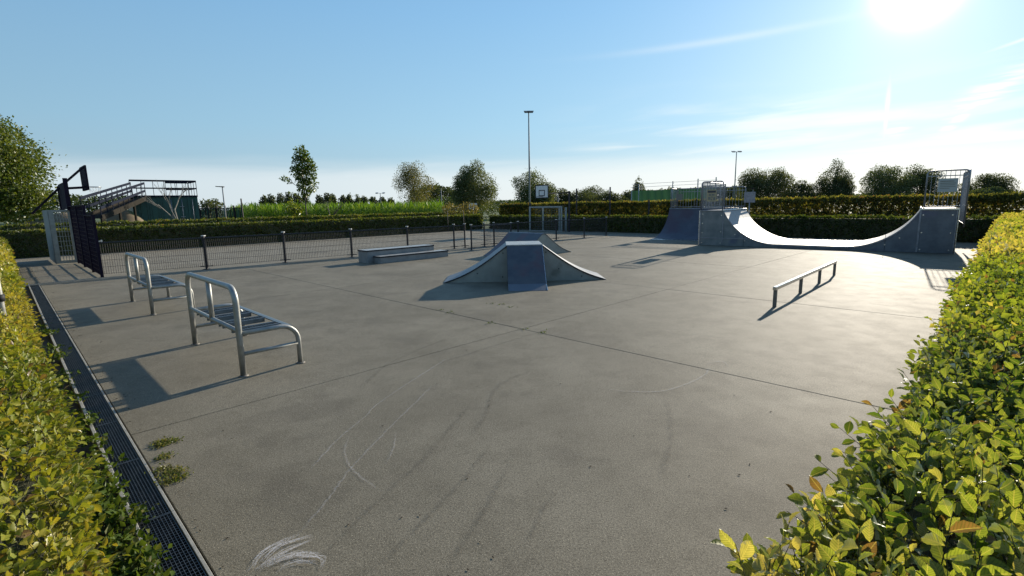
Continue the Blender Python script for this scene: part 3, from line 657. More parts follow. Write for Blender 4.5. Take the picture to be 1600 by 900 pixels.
# ------------------------------------------------------------------ spine ramp behind it
t = thing('spine_ramp', 'gabled spine ramp with dark near slope, half hidden behind the funbox', 'skate ramp', (0,0,0), PA)
u0, u1 = 12.34, 14.1; v0, va, v1 = 12.75, 14.2, 15.85; Hs = .80
p1 = transition(v0, 0, va-.09, Hs, sag=.07); p2 = transition(v1, 0, va+.09, Hs, sag=.11)
prof = p1+p2[::-1]
MB().prism(prof, u0, u0+.03).build('side_panel', M['ramp_side_pale'] if 'ramp_side_pale' in M else M['box_side'], t)
MB().prism(prof, u1-.03, u1).build('side_panel', M['box_side'], t)
sheet(p1, u0-.02, u1+.02, .014).build('curved_bank', M['blue_bank'], t); sheet(p2, u0-.02, u1+.02, .014).build('curved_bank', M['ramp_top'], t)
MB().tube([(va-.03, u0-.02, Hs+.01), (va-.03, u1+.02, Hs+.01)], .03, 10).build('coping', M['grey_railing'], t)
MB().box((va-.09, u0, Hs-.02), (va+.09, u1, Hs+.006)).build('top_deck', M['blue_bank'], t)

# ------------------------------------------------------------------ railings / signs
def railing(t, a, b, z0, h, round_a=True, bars=True, pitch_=.11, m='grey_railing', mid=True):
    a, b = Vector((*a, z0)), Vector((*b, z0)); d = (b-a); Ln = d.length; d.normalize(); up = Vector((0,0,1)); r = .12
    fr = [a, a+up*(h-r)]+arc(a+d*r+up*(h-r), -d, up, r, 0, PI/2, 4)[1:]+arc(b-d*r+up*(h-r), up, d, r, 0, PI/2, 4)+[b]
    f = MB().tube(fr, .024, 8).build('railing_frame', M[m], t)
    for zz in (.1, h-.17): MB().bar(a+up*zz, b+up*zz, .03, .03).build('railing_rail', M[m], f)
    n = int(Ln/pitch_)
    for k in range(1, n):
        p = a+d*(Ln*k/n); MB().bar(p+up*.1, p+up*(h-.02), .014, .014).build('railing_bar', M[m], f)
    return f

# ------------------------------------------------------------------ mini half-pipe
HA = R(90-129)      # local x along the front, local y away
def frame_pt(loc, rz, x, y, z=0): return (loc[0]+x*math.cos(rz)-y*math.sin(rz), loc[1]+x*math.sin(rz)+y*math.cos(rz), z)
HP = (8.25, 22.03)
t = thing('mini_halfpipe', 'large steel mini half-pipe with two decks in front of the tall hedge', 'skate ramp', (*HP, 0), HA)
Ld, Lt, Lf, Hh, Dp, zf = .98, 2.12, 2.25, 1.5, 3.5, .13
def quarter(x_top, x_foot, n=18):
    Rr = ((x_foot-x_top)**2+(Hh-zf)**2)/(2*(Hh-zf)); s = 1 if x_foot > x_top else -1; out = []
    amax = math.asin(min(1, abs(x_foot-x_top)/Rr))
    for i in range(n+1):
        a = amax*(1-i/n); out.append((x_foot-s*Rr*math.sin(a), zf+Rr*(1-math.cos(a))))
    return out
xa, xb, xc, xd, xe = Ld, Ld+Lt, Ld+Lt+Lf, Ld+2*Lt+Lf, 2*Ld+2*Lt+Lf
ql = quarter(xa, xb); qr = quarter(xd, xc)
surf = ql+[(xb+(xc-xb)*k/4, zf) for k in range(1, 4)]+qr[::-1]
for y0, y1 in ((0, .035), (Dp-.035, Dp)):
    mL = MB().prism([(.02, .01), (.02, Hh)]+[(xa, Hh)]+[q for q in ql if q[0] > xa+.001]+[(xb, .01)], y0, y1).build('side_panel', M['ramp_side'] if y0 == 0 else M['ramp_side2'], t)
    MB().prism([(xb, .01), (xb, zf), (xc, zf), (xc, .01)], y0, y1).build('side_panel', M['ramp_side2'], t)
    MB().prism([(xe-.02, .01), (xe-.02, Hh), (xd, Hh)]+[q for q in qr if q[0] < xd-.001]+[(xc, .01)], y0, y1).build('side_panel', M['ramp_side2'], t)
# raised frames on the front panels
for xx0, xx1 in ((.03, xa), (xd, xe-.03)):
    MB().bar((xx0, -.012, .02), (xx0, -.012, Hh-.04), .05, .02).build('panel_frame', M['grey_railing'], t); MB().bar((xx1, -.012, .1), (xx1, -.012, Hh-.04), .03, .016).build('panel_frame', M['grey_railing'], t)
MB().bar((.06, -.010, .33), (xa+1.0, -.010, .33), .016, .03).build('panel_frame', M['grey_railing'], t)
sheet(surf, -.02, Dp+.02, .012).build('riding_surface', M['ramp_top'], t)
sheet([(x, z-.045) for x, z in surf], -.026, -.004, .05).build('edge_trim', M['grey_railing'], t)
for x, s in ((xa, 1), (xd, -1)):
    MB().tube([(x+.005*s, -.03, Hh+.012), (x+.005*s, Dp+.03, Hh+.012)], .032, 12).build('coping', M['steel_edge'], t)
for x0, x1 in ((0, xa-.03), (xd+.03, xe)):
    n = 8
    for k in range(n): MB().box((x0, Dp*k/n+.004, Hh-.03), (x1, Dp*(k+1)/n-.004, Hh+.004)).build('deck_board', M['ramp_side2'], t)
MB().box((xd, -.03, Hh-.03), (xe+.02, -.004, Hh+.03)).build('deck_edge', M['steel_edge'], t)
MB().box((0, -.03, Hh-.02), (xa, -.004, Hh+.012)).build('deck_edge', M['grey_railing'], t)
for x in (0-.012, xe+.012): MB().box((x-.012, -.03, 0), (x+.012, .04, Hh)).build('corner_angle', M['steel_edge'], t)
for x in (0, xe): MB().box((min(x, x+.012), .04, .02), (max(x, x+.012), Dp-.04, Hh-.03)).build('end_panel', M['ramp_side2'], t)
# screws/rivets on the plates joints
for k in range(1, 3): sheet([(x, z+.013) for x, z in surf], Dp*k/3-.006, Dp*k/3+.006, .003).build('sheet_joint', M['grey_railing'], t)
for xx in (xa+.85, xc-.12, xd-.9):
    zt = .32 if xx > xb-.5 and xx < xc+.5 else .75
    MB().box((xx-.006, -.007, .02), (xx+.006, -.001, min(zt, Hh) if xx != xc-.12 else zf-.02)).build('panel_seam', M['dark_steel'], t)
for x_, z_ in [(.12, .12), (.12, .55), (.12, .95), (.12, 1.35), (xa-.08, .12), (xa-.08, .6), (xa-.08, 1.3), (xd+.08, .12), (xd+.08, .7), (xd+.08, 1.3), (xe-.14, .12), (xe-.14, .7), (xe-.14, 1.3), (xa+.5, .5), (xa+.9, .25), (xd-.5, .5), (xd-.9, .25)]:
    MB().tube([(x_, -.001, z_), (x_, -.014, z_)], .022, 8).build('bolt', M['steel_edge'], t)
railing(t, (.02, .03), (xa-.06, .03), Hh, 1.22); railing(t, (.02, .12), (.02, Dp-.1), Hh, 1.22)
railing(t, (xd+.07, .03), (xe+.16, .03), Hh, 1.26); railing(t, (xe+.17, .12), (xe+.17, Dp-.1), Hh-.6, 1.86)
def sign(name, label, loc, rz, wd, ht, mb, marks, post=None):
    s = thing(name, label, 'sign', loc, rz)
    MB().box((-wd/2, -.006, -ht/2), (wd/2, .006, ht/2)).build('board', mb, s)
    for nm, mm, rects in marks:
        m_ = MB()
        for x0, z0, x1, z1 in rects: m_.box((x0*wd, -.0105, z0*ht), (x1*wd, -.0065, z1*ht))
        m_.build(nm, mm, s)
    if post: MB().tube([(0, .03, -post), (0, .03, ht/2)], .025, 8).build('post', M['grey_railing'], s)
    return s
p = frame_pt(HP, HA, .46, -.02, 2.13)
sign('rules_sign', 'small yellowish board with dark header fixed to the left deck railing', p, HA, .40, .50, M['sign_yellow'],
     [('print_header', M['sign_print'], [(-.42, .24, .42, .42)]), ('print_symbol', M['sign_grey'], [(-.3, -.02, -.08, .14), (.0, .0, .3, .14), (-.36, -.34, -.1, -.1), (-.02, -.2, .12, -.08), (.18, -.38, .38, -.12), (-.05, -.4, .06, -.26)])])
p = frame_pt(HP, HA, xd+.62, -.03, 2.28)
sign('rules_sign', 'pale rectangular notice board fixed to the right deck railing', p, HA, .50, .44, M['sign_pale'],
     [('print_lines', M['sign_grey'], [(-.4, .26, .3, .32), (-.4, .12, .4, .17), (-.4, 0, .36, .04), (-.4, -.13, .4, -.09), (-.4, -.26, .1, -.22)])])
p = frame_pt(HP, HA, -.0, 1.9, 2.1)
sign('rules_sign', 'blank grey back of a notice board behind the left quarter of the half-pipe', frame_pt(HP, HA, 1.05, Dp+.25, 2.05), HA, .5, .5, M['grey_railing'], [], 2.05)
t.rotation_euler = (0, 0, HA)

# ------------------------------------------------------------------ quarter pipe behind
QP = (7.38, 26.3)
t = thing('quarter_pipe', 'dark quarter pipe with railing, half hidden behind the left deck of the half-pipe', 'skate ramp', (*QP, 0), R(90-129))
Wq = 3.7; n = 16; Rq = 2.45; prof = []
for i in range(n+1):
    a = math.acos(1-1.5/Rq)*i/n; prof.append((Rq*math.sin(a), .01+Rq*(1-math.cos(a))))
top_y = prof[-1][0]
def yz_sheet(prof, x0, x1, th, nm, m, sm=True):
    V = []; F = []
    for y, z in prof: V += [(x0, y, z+th), (x1, y, z+th), (x0, y, z-.003), (x1, y, z-.003)]
    for i in range(len(prof)-1):
        a = i*4; b = a+4; F += [(a, a+1, b+1, b), (a+2, b+2, b+3, a+3), (a, b, b+2, a+2), (a+1, a+3, b+3, b+1)]
    return MB().add(V, F).build(nm, m, t)
M['qp'] = worn('dull_quarter_pipe_skin', (.07, .075, .095), (.115, .12, .145), 1.6, (.6, .8), 0, bump=.05, c3=(.09, .07, .09), spot=.55)
yz_sheet(prof, 0, Wq, .012, 'riding_surface', M['qp'])
yz_sheet([(-.35, .003), (0.02, .012)], .02, Wq-.02, .004, 'entry_plate', M['steel_edge'])
for x in (0, Wq-.035):
    n_ = len(prof); V = [(x, y, z) for y, z in prof]+[(x, top_y+1.0, 1.51), (x, top_y+1.0, 0)]; V2 = [(x+.035, y, z) for _, y, z in V]
    k = len(V); MB().add(V+V2, [tuple(range(k)), tuple(range(2*k-1, k-1, -1))]+[(i, (i+1) % k, (i+1) % k+k, i+k) for i in range(k)]).build('side_panel', M['ramp_side2'], t)
MB().box((0, top_y, 1.47), (Wq, top_y+1.0, 1.515)).build('deck', M['ramp_side2'], t)
MB().tube([(0, top_y, 1.52), (Wq, top_y, 1.52)], .03, 10).build('coping', M['grey_railing'], t)
railing(t, (.03, top_y+.08), (.03, top_y+.95), 1.51, 1.1); railing(t, (.08, top_y+.97), (Wq-.05, top_y+.97), 1.51, 1.1, pitch_=.15)
sign('rules_sign', 'small dark sign board on the railing of the hidden quarter pipe', frame_pt(QP, R(90-129), .3, top_y+.6, 2.15), R(90-129), .35, .35, M['sign_grey'], [])

# ------------------------------------------------------------------ court fence
fence = thing('court_fence', 'waist-high dark steel mesh fence between skatepark and ball court', 'fence')
def fpanel(a, b, root, h=1.02):
    a, b = Vector((*a, 0)), Vector((*b, 0)); d = b-a; Ln = d.length; d.normalize(); m_ = MB()
    n = int(Ln/.056)
    for k in range(1, n):
        p = a+d*(Ln*k/n); m_.bar(p+Vector((0,0,.08)), p+Vector((0,0,h-.03)), .008, .008)
    for z in (.1, .3, .5, .7, .88):
        m_.bar(a+Vector((0,0,z)), b+Vector((0,0,z)), .007, .008)
    m_.build('mesh_panel', M['dark_steel'], root)
    MB().bar(a+Vector((0,0,h)), b+Vector((0,0,h)), .04, .04).build('top_rail', M['dark_steel'], root)
def fpost(p, root, h=1.08):
    m_ = MB().box((p[0]-.03, p[1]-.03, 0), (p[0]+.03, p[1]+.03, h)).build('post', M['dark_steel'], root)
    MB().box((p[0]-.05, p[1]-.05, h-.001), (p[0]+.05, p[1]+.05, h+.025)).build('post_cap', M['cap'], m_)
    MB().box((p[0]-.09, p[1]-.09, .0), (p[0]+.09, p[1]+.09, .012)).build('base_plate', M['dark_steel'], m_)
    MB().bar((p[0]-.16, p[1]-.08, .10), (p[0]+.16, p[1]+.08, .10), .03, .03).build('clamp', M['dark_steel'], m_)
run1 = [(-12.18,14.8),(-9.99,16.35),(-8.12,17.95),(-6.2,19.47),(-4.33,21.0),(-2.55,22.45),(-2.1,22.85)]
for i in range(len(run1)-1): fpanel(run1[i], run1[i+1], fence)
for p in run1[1:]: fpost(p, fence)
run3 = [(-1.25,23.49),(-.81,23.76),(.35,24.75),(2.4,26.7),(4.1,28.2),(5.6,29.6)]
for i in range(len(run3)-1): fpanel(run3[i], run3[i+1], fence)
for p in run3: fpost(p, fence)
ch = thing('barrier_fence', 'short mesh barrier standing forward of the court fence gap', 'fence')
run2 = [(-1.71,21.57),(0.0,23.2)]; fpanel(*run2, ch)
for p in run2: fpost(p, ch)

# ------------------------------------------------------------------ left end of court: purple wall, goal cage, hoop
t = thing('mesh_wall', 'stepped near-black purple steel mesh wall at the left end of the court', 'wall', (0,0,0), PA)
def wall_panel(y0, y1, h):
    n = int(h/.135)
    for k in range(n+1): MB().box((1.94, y0+.03, .04+k*(h-.06)/n), (1.962, y1-.03, .04+k*(h-.06)/n+.016)).build('crossbar', M['purple'], t)
    w_ = MB(); q = int((y1-y0)/.05)
    for k in range(1, q): w_.box((1.946, y0+(y1-y0)*k/q-.005, .05), (1.956, y0+(y1-y0)*k/q+.005, h))
    w_.build('wire_mesh', M['purple'], t)
    for y in (y0, y1): MB().box((1.91, y-.03, 0), (1.985, y+.03, h+.02)).build('post', M['purple'], t)
    MB().box((1.9, y0, h), (1.99, y1, h+.03)).build('cap_rail', M['purple'], t)
wall_panel(19.03, 20.9, 1.8); wall_panel(20.96, 23.1, 2.12); wall_panel(23.16, 25.1, 2.12)
MB().box((1.985, 19.9, 1.0), (2.16, 19.94, 1.04)).box((2.13, 19.86, .98), (2.17, 19.98, 1.06)).build('latch', M['steel_edge'], t)
MB().box((1.99, 20.3, .1), (2.03, 20.36, 1.75)).build('door_edge', M['cap'], t)
t = thing('goal_cage', 'pale galvanised goal cage with barred door behind the dark mesh wall', 'goal', (0,0,0), PA)
m_ = MB()
x0, x1, y0, y1, Hc = 1.30, 1.92, 25.2, 28.2, 1.95
MB().box((x0, y0, .03), (x0+.16, y0+.08, Hc)).build('side_plate', M['cage'], t)
MB().box((x1-.07, y0, .03), (x1, y0+.07, Hc)).build('post', M['cage'], t)
MB().box((x0, y1-.07, .03), (x0+.07, y1, Hc)).build('post', M['cage'], t)
MB().box((x0, y0-.003, Hc), (x1, y1, Hc+.07)).build('roof_plate', M['cage'], t)
MB().box((x0+.16, y0, .03), (x1-.07, y0+.06, .14)).build('bottom_rail', M['cage'], t)
MB().box((x0, y0, .03), (x0+.02, y1, Hc)).build('back_plate', M['cage'], t)
g = MB()
for k in range(1, 5): g.box((x0+.16+k*.08-.008, y0+.02, .14), (x0+.16+k*.08+.008, y0+.035, Hc))
for k in range(1, 10): g.box((x0+.16, y0+.015, .14+k*.18-.008), (x1-.07, y0+.03, .14+k*.18+.008))
g.build('grid', M['cage'], t)
t = thing('basketball_hoop', 'dark purple basketball backboard panel with projecting hoop above the left goal cage', 'basketball hoop', (0,0,0), PA)
for k in range(7): MB().box((1.90, 25.15+k*.414, 2.06), (1.955, 25.15+(k+1)*.414-.012, 3.05)).build('panel', M['purple'], t)
MB().box((1.86, 25.1, 2.0), (1.99, 25.2, 3.18)).build('post', M['purple'], t); MB().box((1.86, 28.0, 2.0), (1.99, 28.1, 3.0)).build('post', M['purple'], t)
bb = MB().box((2.60, 25.75, 2.78), (2.66, 27.45, 3.72)).build('backboard', M['purple'], t)
for y in (25.9, 27.3):
    MB().bar((1.95, y, 2.85), (2.6, y, 2.9), .05, .05).build('arm', M['purple'], t)
    MB().bar((1.95, y, 3.0), (2.6, y, 3.65), .05, .05).build('strut', M['purple'], t)
MB().bar((1.88, 27.4, 2.9), (1.0, 28.4, 1.9), .06, .06).build('brace', M['purple'], t)
rim = [(2.9+.23*math.cos(a), 26.6+.23*math.sin(a), 2.92) for a in np.linspace(0, 2*PI, 21)]
MB().tube(rim, .012, 6).build('rim', M['galv'], t)
ne = MB()
for k in range(12):
    a = 2*PI*k/12; ne.bar((2.9+.22*math.cos(a), 26.6+.22*math.sin(a), 2.9), (2.9+.15*math.cos(a+.4), 26.6+.15*math.sin(a+.4), 2.72), .006, .006)
ne.bar((2.66, 26.6, 2.92), (2.68, 26.6, 2.92), .1, .05).build('net', M['cap'], t)

# ------------------------------------------------------------------ right end of court: goal and hoop
t = thing('steel_goal', 'pale steel goal frame in front of the tall hedge, under the white backboard', 'goal', (0,0,0), PA)
gx, ga, gb = 26.9, 21.75, 24.75; Hg = 1.66
MB().box((gx, ga, 0), (gx+.08, ga+.08, Hg)).build('post', M['goal_white'], t); MB().box((gx, gb-.08, 0), (gx+.08, gb, Hg)).build('post', M['goal_white'], t)
MB().box((gx, ga, Hg), (gx+.08, gb, Hg+.09)).build('crossbar', M['goal_white'], t); MB().box((gx, ga+.08, .02), (gx+.08, gb-.08, .08)).build('ground_bar', M['goal_white'], t)
for y in (ga+.6, gb-.9): MB().box((gx+.5, y, 0), (gx+.58, y+.07, Hg)).build('rear_post', M['goal_white'], t)
MB().box((gx+.40, ga-.02, .0), (gx+.56, ga+.03, Hg)).build('side_panel', M['goal_white'], t)
m_ = MB()
for k in range(1, 20): m_.box((gx+.53, ga+k*.15, .02), (gx+.535, ga+k*.15+.006, Hg))
for k in range(1, 12): m_.box((gx+.53, ga, k*.16), (gx+.535, gb, k*.16+.006))
m_.build('goal_grid', M['grey_railing'], t)
t = thing('basketball_hoop', 'white basketball backboard with dark frame and square above the far goal', 'basketball hoop', (0,0,0), PA)
for y in (ga-.35, gb+.25): MB().box((gx+.4, y, 0), (gx+.5, y+.1, 2.75 if y < ga else 2.0)).build('post', M['dark_steel'], t)
MB().box((gx+.4, ga-.35, 2.6), (gx+.5, 23.5, 2.68)).build('beam', M['dark_steel'], t)
bbx, by0, by1, bz0, bz1 = gx-.1, 22.85, 24.0, 2.34, 3.2
b = MB().box((bbx, by0, bz0), (bbx+.03, by1, bz1)).build('backboard', M['white'], t)
def rect_frame(x, y0, y1, z0, z1, wd): return MB().box((x, y0, z0), (x+.01, y1, z0+wd)).box((x, y0, z1-wd), (x+.01, y1, z1)).box((x, y0, z0+wd), (x+.01, y0+wd, z1-wd)).box((x, y1-wd, z0+wd), (x+.01, y1, z1-wd))
rect_frame(bbx-.012, by0-.03, by1+.03, bz0-.03, bz1+.03, .06).build('board_frame', M['dark_steel'], b)
rect_frame(bbx-.013, 23.15, 23.7, 2.46, 2.88, .055).build('target_square', M['dark_steel'], b)
MB().bar((bbx+.03, 23.42, 2.64), (gx+.45, 23.42, 2.64), .08, .08).build('arm', M['dark_steel'], t)
MB().tube([(bbx-.26+.22*math.cos(a), 23.42+.22*math.sin(a), 2.44) for a in np.linspace(0, 2*PI, 17)], .012, 6).build('rim', M['dark_steel'], t)
# tall ball-stop posts behind the goal with light wire net
t = thing('ball_stop_fence', 'tall thin ball-stop fence of dark posts behind the far goal', 'fence', (0,0,0), PA)
for y in (22.0, 19.2, 16.3, 13.2): MB().box((28.9, y, 0), (28.97, y+.07, 2.95 if y > 18 else 2.05)).build('post', M['dark_steel'], t)
m_ = MB()
for z in (2.2, 2.5, 2.8): m_.box((28.93, 19.2, z), (28.936, 22, z+.006))
for k in range(18): m_.box((28.93, 19.2+k*.16, 2.0), (28.935, 19.206+k*.16, 2.85))
m_.build('wire_mesh', M['dark_steel'], t)

# ------------------------------------------------------------------ galvanised pole at the left picture edge
t = thing('clamped_pole', 'upright galvanised pole with black clamp in the left hedge by the photo edge', 'pole', (-4.41, 4.25, 0))
MB().tube([(0, 0, 0), (0, 0, 2.4)], .026, 14).build('tube', M['galv_paint'], t)
MB().tube([(0, 0, 1.16), (0, 0, 1.22)], .036, 14).build('clamp', M['black'], t)

# ------------------------------------------------------------------ trees
def crown_pts(r, lobes, n, clump=0, cr=.4):
    ws = np.array([l[3]*l[4]*l[5] for l in lobes])**.8; ws /= ws.sum(); idx = r.choice(len(lobes), n, p=ws)
    L = np.array(lobes)[idx]; d = unit(r.normal(size=(n, 3))); rad = r.random(n)**.42*(1+.22*(r.random(n) < .2)*r.random(n))
    P = L[:, :3]+d*rad[:, None]*L[:, 3:6]
    return P, unit(d/L[:, 3:6])
def tree(name, label, x, y, h, wd, m, kind='round', n=2500, leaf=.28, trunk=.22, cb=.15, seed=0, bark='bark', cat='tree', group=None, gap=.25, z0=-.15, lobes=None, hb=.45, tpl='far', trunks=1, clumpf=2.6):
    r = np.random.default_rng(seed+100); t = thing(name, label, cat, (x, y, z0), 0, group)
    if lobes is None:
        lobes = []; cz = h*(cb+(1-cb)*.5); rz = h*(1-cb)*.5
        if kind == 'round':
            lobes.append((0, 0, cz, wd*.36, wd*.36, rz*.78))
            for k in range(16):
                a = r.uniform(0, 6.28); e = r.uniform(-.7, 1.0); q = math.sqrt(max(0, 1-e*e))*r.uniform(.8, 1.15)
                s = r.uniform(.09, .26); lobes.append((math.cos(a)*wd*.36*q, math.sin(a)*wd*.36*q, cz+e*rz*.72, wd*s, wd*s, rz*s*1.9))
        elif kind == 'spire':
            lobes.append((0, 0, cz*.9, wd*.4, wd*.4, rz*.75)); lobes.append((wd*.03, 0, h*.82, wd*.14, wd*.14, h*.17))
            for k in range(12):
                a = r.uniform(0, 6.28); zz = r.uniform(cb, .8); q = 1-zz*.55; s = r.uniform(.13, .22)
                lobes.append((math.cos(a)*wd*.36*q, math.sin(a)*wd*.36*q, h*zz, wd*s, wd*s, h*s*.7))
        elif kind == 'cone':
            for k in range(26):
                zz = k/25; rr = wd*.5*(1-zz)**.8+.12; a = r.uniform(0, 6.28)
                for q in range(3): lobes.append((math.cos(a+q*2.1)*rr*.5, math.sin(a+q*2.1)*rr*.5, h*(cb+(1-cb)*zz), rr*.62, rr*.62, h*.045))
        elif kind == 'egg':
            for k in range(9):
                zz = (k+.5)/9; rr = wd*.5*math.sin(PI*(.12+.8*zz))**.7; a = r.uniform(0, 6.28)
                lobes.append((math.cos(a)*rr*.25, math.sin(a)*rr*.25, h*(cb+(1-cb)*zz), rr*.85, rr*.85, h*.10))
    if y > 70 and y < 110: n = int(n*4); leaf *= .66
    P, Dn = crown_pts(r, lobes, n)
    if gap > 0:
        k = snoise(P, clumpf, seed+7) > -gap*2.2+r.normal(0, .12, n)*0+(-.15); P, Dn = P[k], Dn[k]
    if name == 'willow_tree':
        k = P[:, 2] > 1.75+.3*snoise(P, 3, 5); P, Dn = P[k], Dn[k]
    P[:, 2] = np.maximum(P[:, 2], .25)
    # leaf sprays: a few leaves about each point
    D = unit(Dn*.8+r.normal(size=P.shape)*.8); Nn = unit(r.normal(size=P.shape)+np.array([0, 0, .8]))
    hue = np.clip(hb+snoise(P, clumpf*1.3, seed+3)*.25+r.normal(0, .16, len(P)), 0, 1)
    V, F, H = leaves(P, D, Nn, leaf*r.uniform(.6, 1.3, len(P)), hue, tpl)
    link('crown', np_mesh('crown', V, F, H), M[m], t, kind='stuff')
    tb = MB()
    for q in range(trunks):
        bx, by = (r.normal(0, trunk*1.5, 2) if trunks > 1 else (0, 0)); top = Vector((r.normal(0, wd*.05)+bx*3, r.normal(0, wd*.05)+by*3, h*.85))
        tb.tube([(bx, by, 0), (bx*1.4, by*1.4, h*.3), (top.x*.6, top.y*.6, h*.58), top], [trunk/math.sqrt(trunks), trunk*.7/math.sqrt(trunks), trunk*.4/math.sqrt(trunks), trunk*.1], 8)
    tb.build('trunk', M[bark], t)
    lb = MB()
    for l in lobes[:14]:
        zb = max(h*.18, l[2]-l[5]-h*.12); lb.tube([(0, 0, zb), (l[0]*.5, l[1]*.5, (zb+l[2])/2), (l[0], l[1], l[2])], [trunk*.35, trunk*.22, trunk*.07], 5)
    lb.build('limbs', M[bark], t)
    return t
# young tree between court hedge and maize
YL = [(0,0,5.9,.5,.5,.55),(.1,0,5.1,.75,.7,.75),(.55,.1,4.7,.45,.5,.75),(-.45,0,4.6,.5,.5,.5),(-.2,.1,4.0,.6,.6,.4),(-1.0,0,4.0,.35,.3,.22),(-1.45,0,4.15,.28,.25,.12),(.35,0,3.6,.65,.6,.5),(0,0,3.3,.55,.5,.3),(.1,0,3.0,.4,.4,.2),(-.95,0,3.0,.3,.2,.1)]
tree('young_tree', 'slender young broadleaf tree standing alone in front of the maize field', -15.3, 38, 6.6, 2.4, 'young', n=2700, leaf=.19, trunk=.07, seed=1, lobes=YL, gap=.12, tpl='mid', z0=0, hb=.42, clumpf=5)
tree('leafy_sapling', 'small leafy sapling at the foot of the slender young tree', -16.2, 38.2, 2.7, 1.5, 'young', n=420, leaf=.2, trunk=.04, seed=2, gap=.1, z0=0, cb=.4, hb=.7, tpl='mid')
def at(x, y, Y):
    u_ = (x-800)/783; v_ = -(y-450)/783; c, s = math.cos(roll), math.sin(roll); r_x = u_*c+v_*s; upv = -u_*s+v_*c
    cp, sp = math.cos(pitch), math.sin(pitch); d = (r_x, cp+upv*sp, -sp+upv*cp); k = Y/d[1]; return d[0]*k, Y, EYE+d[2]*k
# bare small trees
def bare_tree(label, x, y, h, seed, lean=0, m='pale_bark'):
    r = random.Random(seed); t = thing('bare_tree', label, 'tree', (x, y, 0)); mb = MB()
    def br(p, d, L, rad, dep):
        q = p+d*L; mid = p+d*L*.5+Vector((r.uniform(-1, 1), r.uniform(-1, 1), 0))*L*.04
        mb.tube([p, mid, q], [rad, rad*.8, rad*.6], 5, False)
        if dep == 0: return
        for k in range(3 if dep > 1 else 2):
            nd = (d+Vector((r.uniform(-.7, .7), r.uniform(-.5, .5), r.uniform(-.05, .35)))).normalized(); br(p+d*L*r.uniform(.55, 1), nd, L*r.uniform(.5, .75), rad*.5, dep-1)
    br(Vector((0,0,0)), Vector((lean, 0, 1)).normalized(), h*.42, .085, 4)
    MB().tube([(0,0,0), (lean*.1, 0, .12)], .07, 8).build('trunk_foot', M[m], t)
    mb.build('branches', M[m], t, kind='stuff'); return t
bare_tree('leafless pale sapling standing in front of the green container', at(279, 340, 33.5)[0], 33.5, 4.9, 5, -.1)
bare_tree('thin leafless sapling just right of the slender young tree', -13.9, 39.5, 3.2, 9, 0, 'bark')
# willow, far left
WL = [(0,0,4.4,4.2,3.6,3.1),(2.3,-.5,5.2,2.2,2,1.6),(3.4,-1,3.4,1.8,2,1.3),(.8,0,6.3,2.4,2,1.4),(-1.5,0,6.6,2.6,2,1.3),(4.1,-1,2.3,1.3,1.5,.9),(2.6,-1,1.8,2.4,2.2,1.3),(-2,-1,2.2,3.5,2,1.8),(3.0,-.5,4.4,1.8,1.8,1.5),(4.5,-1,3.0,.9,1.2,.5),(-.5,-1.5,1.3,4,1.5,1.0)]
tree('willow_tree', 'big bushy willow with fine yellow-green leaves at the left photo edge', -33.0, 30.5, 8.4, 9, 'willow', n=62000, leaf=.17, trunk=.3, seed=3, lobes=[(a+.6,b,c*1.06,d*1.05,e,f*1.05) for a,b,c,d,e,f in WL], gap=.25, tpl='far' , hb=.5, clumpf=2.2)
# mid trees
tree('shrubby_tree', 'rusty half-bare bushy tree left of the two green bushy trees', -15.0, 80, 8.9, 7.6, 'tree_rust', 'round', 3800, .26, .16, .05, 31, gap=.12, hb=.55)
tree('poplar_bush', 'full green bushy tree with a pointed top, right of the rusty tree', -5.4, 80, 9.2, 8.6, 'tree_grey', 'spire', 7500, .3, .2, .03, 5, gap=.35, hb=.55)
tree('poplar_bush', 'full green bushy tree behind the tall floodlight mast', 3.4, 80, 8.1, 7.4, 'tree_grey', 'round', 6000, .3, .2, .03, 6, gap=.35, hb=.45)
tree('conifer', 'small dark conifer left of the green windbreak net', 20.1, 80, 5.9, 4.6, 'tree_dark', 'cone', 3200, .26, .16, .12, 7, gap=.25, hb=.6)
tree('broadleaf_tree', 'wide dark spreading tree right of the thin floodlight mast', 40.6, 80, 7.6, 8.6, 'tree_dark', 'round', 6500, .3, .25, .02, 8, gap=.3, hb=.8)
tree('broadleaf_tree', 'low round dark tree between the wide spreading tree and the tall conical one', 46.2, 81, 5.0, 5.6, 'tree_dark', 'round', 3400, .3, .2, .02, 9, gap=.4, hb=.5)
tree('conical_tree', 'tall dark egg-shaped conifer-like tree, tallest behind the half-pipe flat', 50.8, 80, 8.4, 6.2, 'tree_dark', 'spire', 6000, .26, .2, .06, 10, gap=.22, hb=.7)
tree('broadleaf_tree', 'broad grey-green tree with open crown left of the right deck railing', 58.6, 80, 7.6, 8.4, 'tree_grey', 'round', 5600, .3, .22, .02, 11, gap=.18, hb=.35)
tree('broadleaf_tree', 'dark low tree seen through the right deck railing', 64.6, 80, 6.8, 6, 'tree_dark', 'round', 3600, .3, .2, .02, 12, gap=.35, hb=.5)
tree('broadleaf_tree', 'dark rounded tree right of the right deck railing', 74.5, 80, 5.6, 7.2, 'tree_dark', 'round', 3600, .3, .2, .02, 13, gap=.4, hb=.6)
tree('broadleaf_tree', 'low spreading shrub-like tree beside the railing corner at far right', 69.5, 74, 3.6, 4.6, 'tree_grey', 'round', 1800, .3, .2, .02, 14, gap=.35, hb=.4)
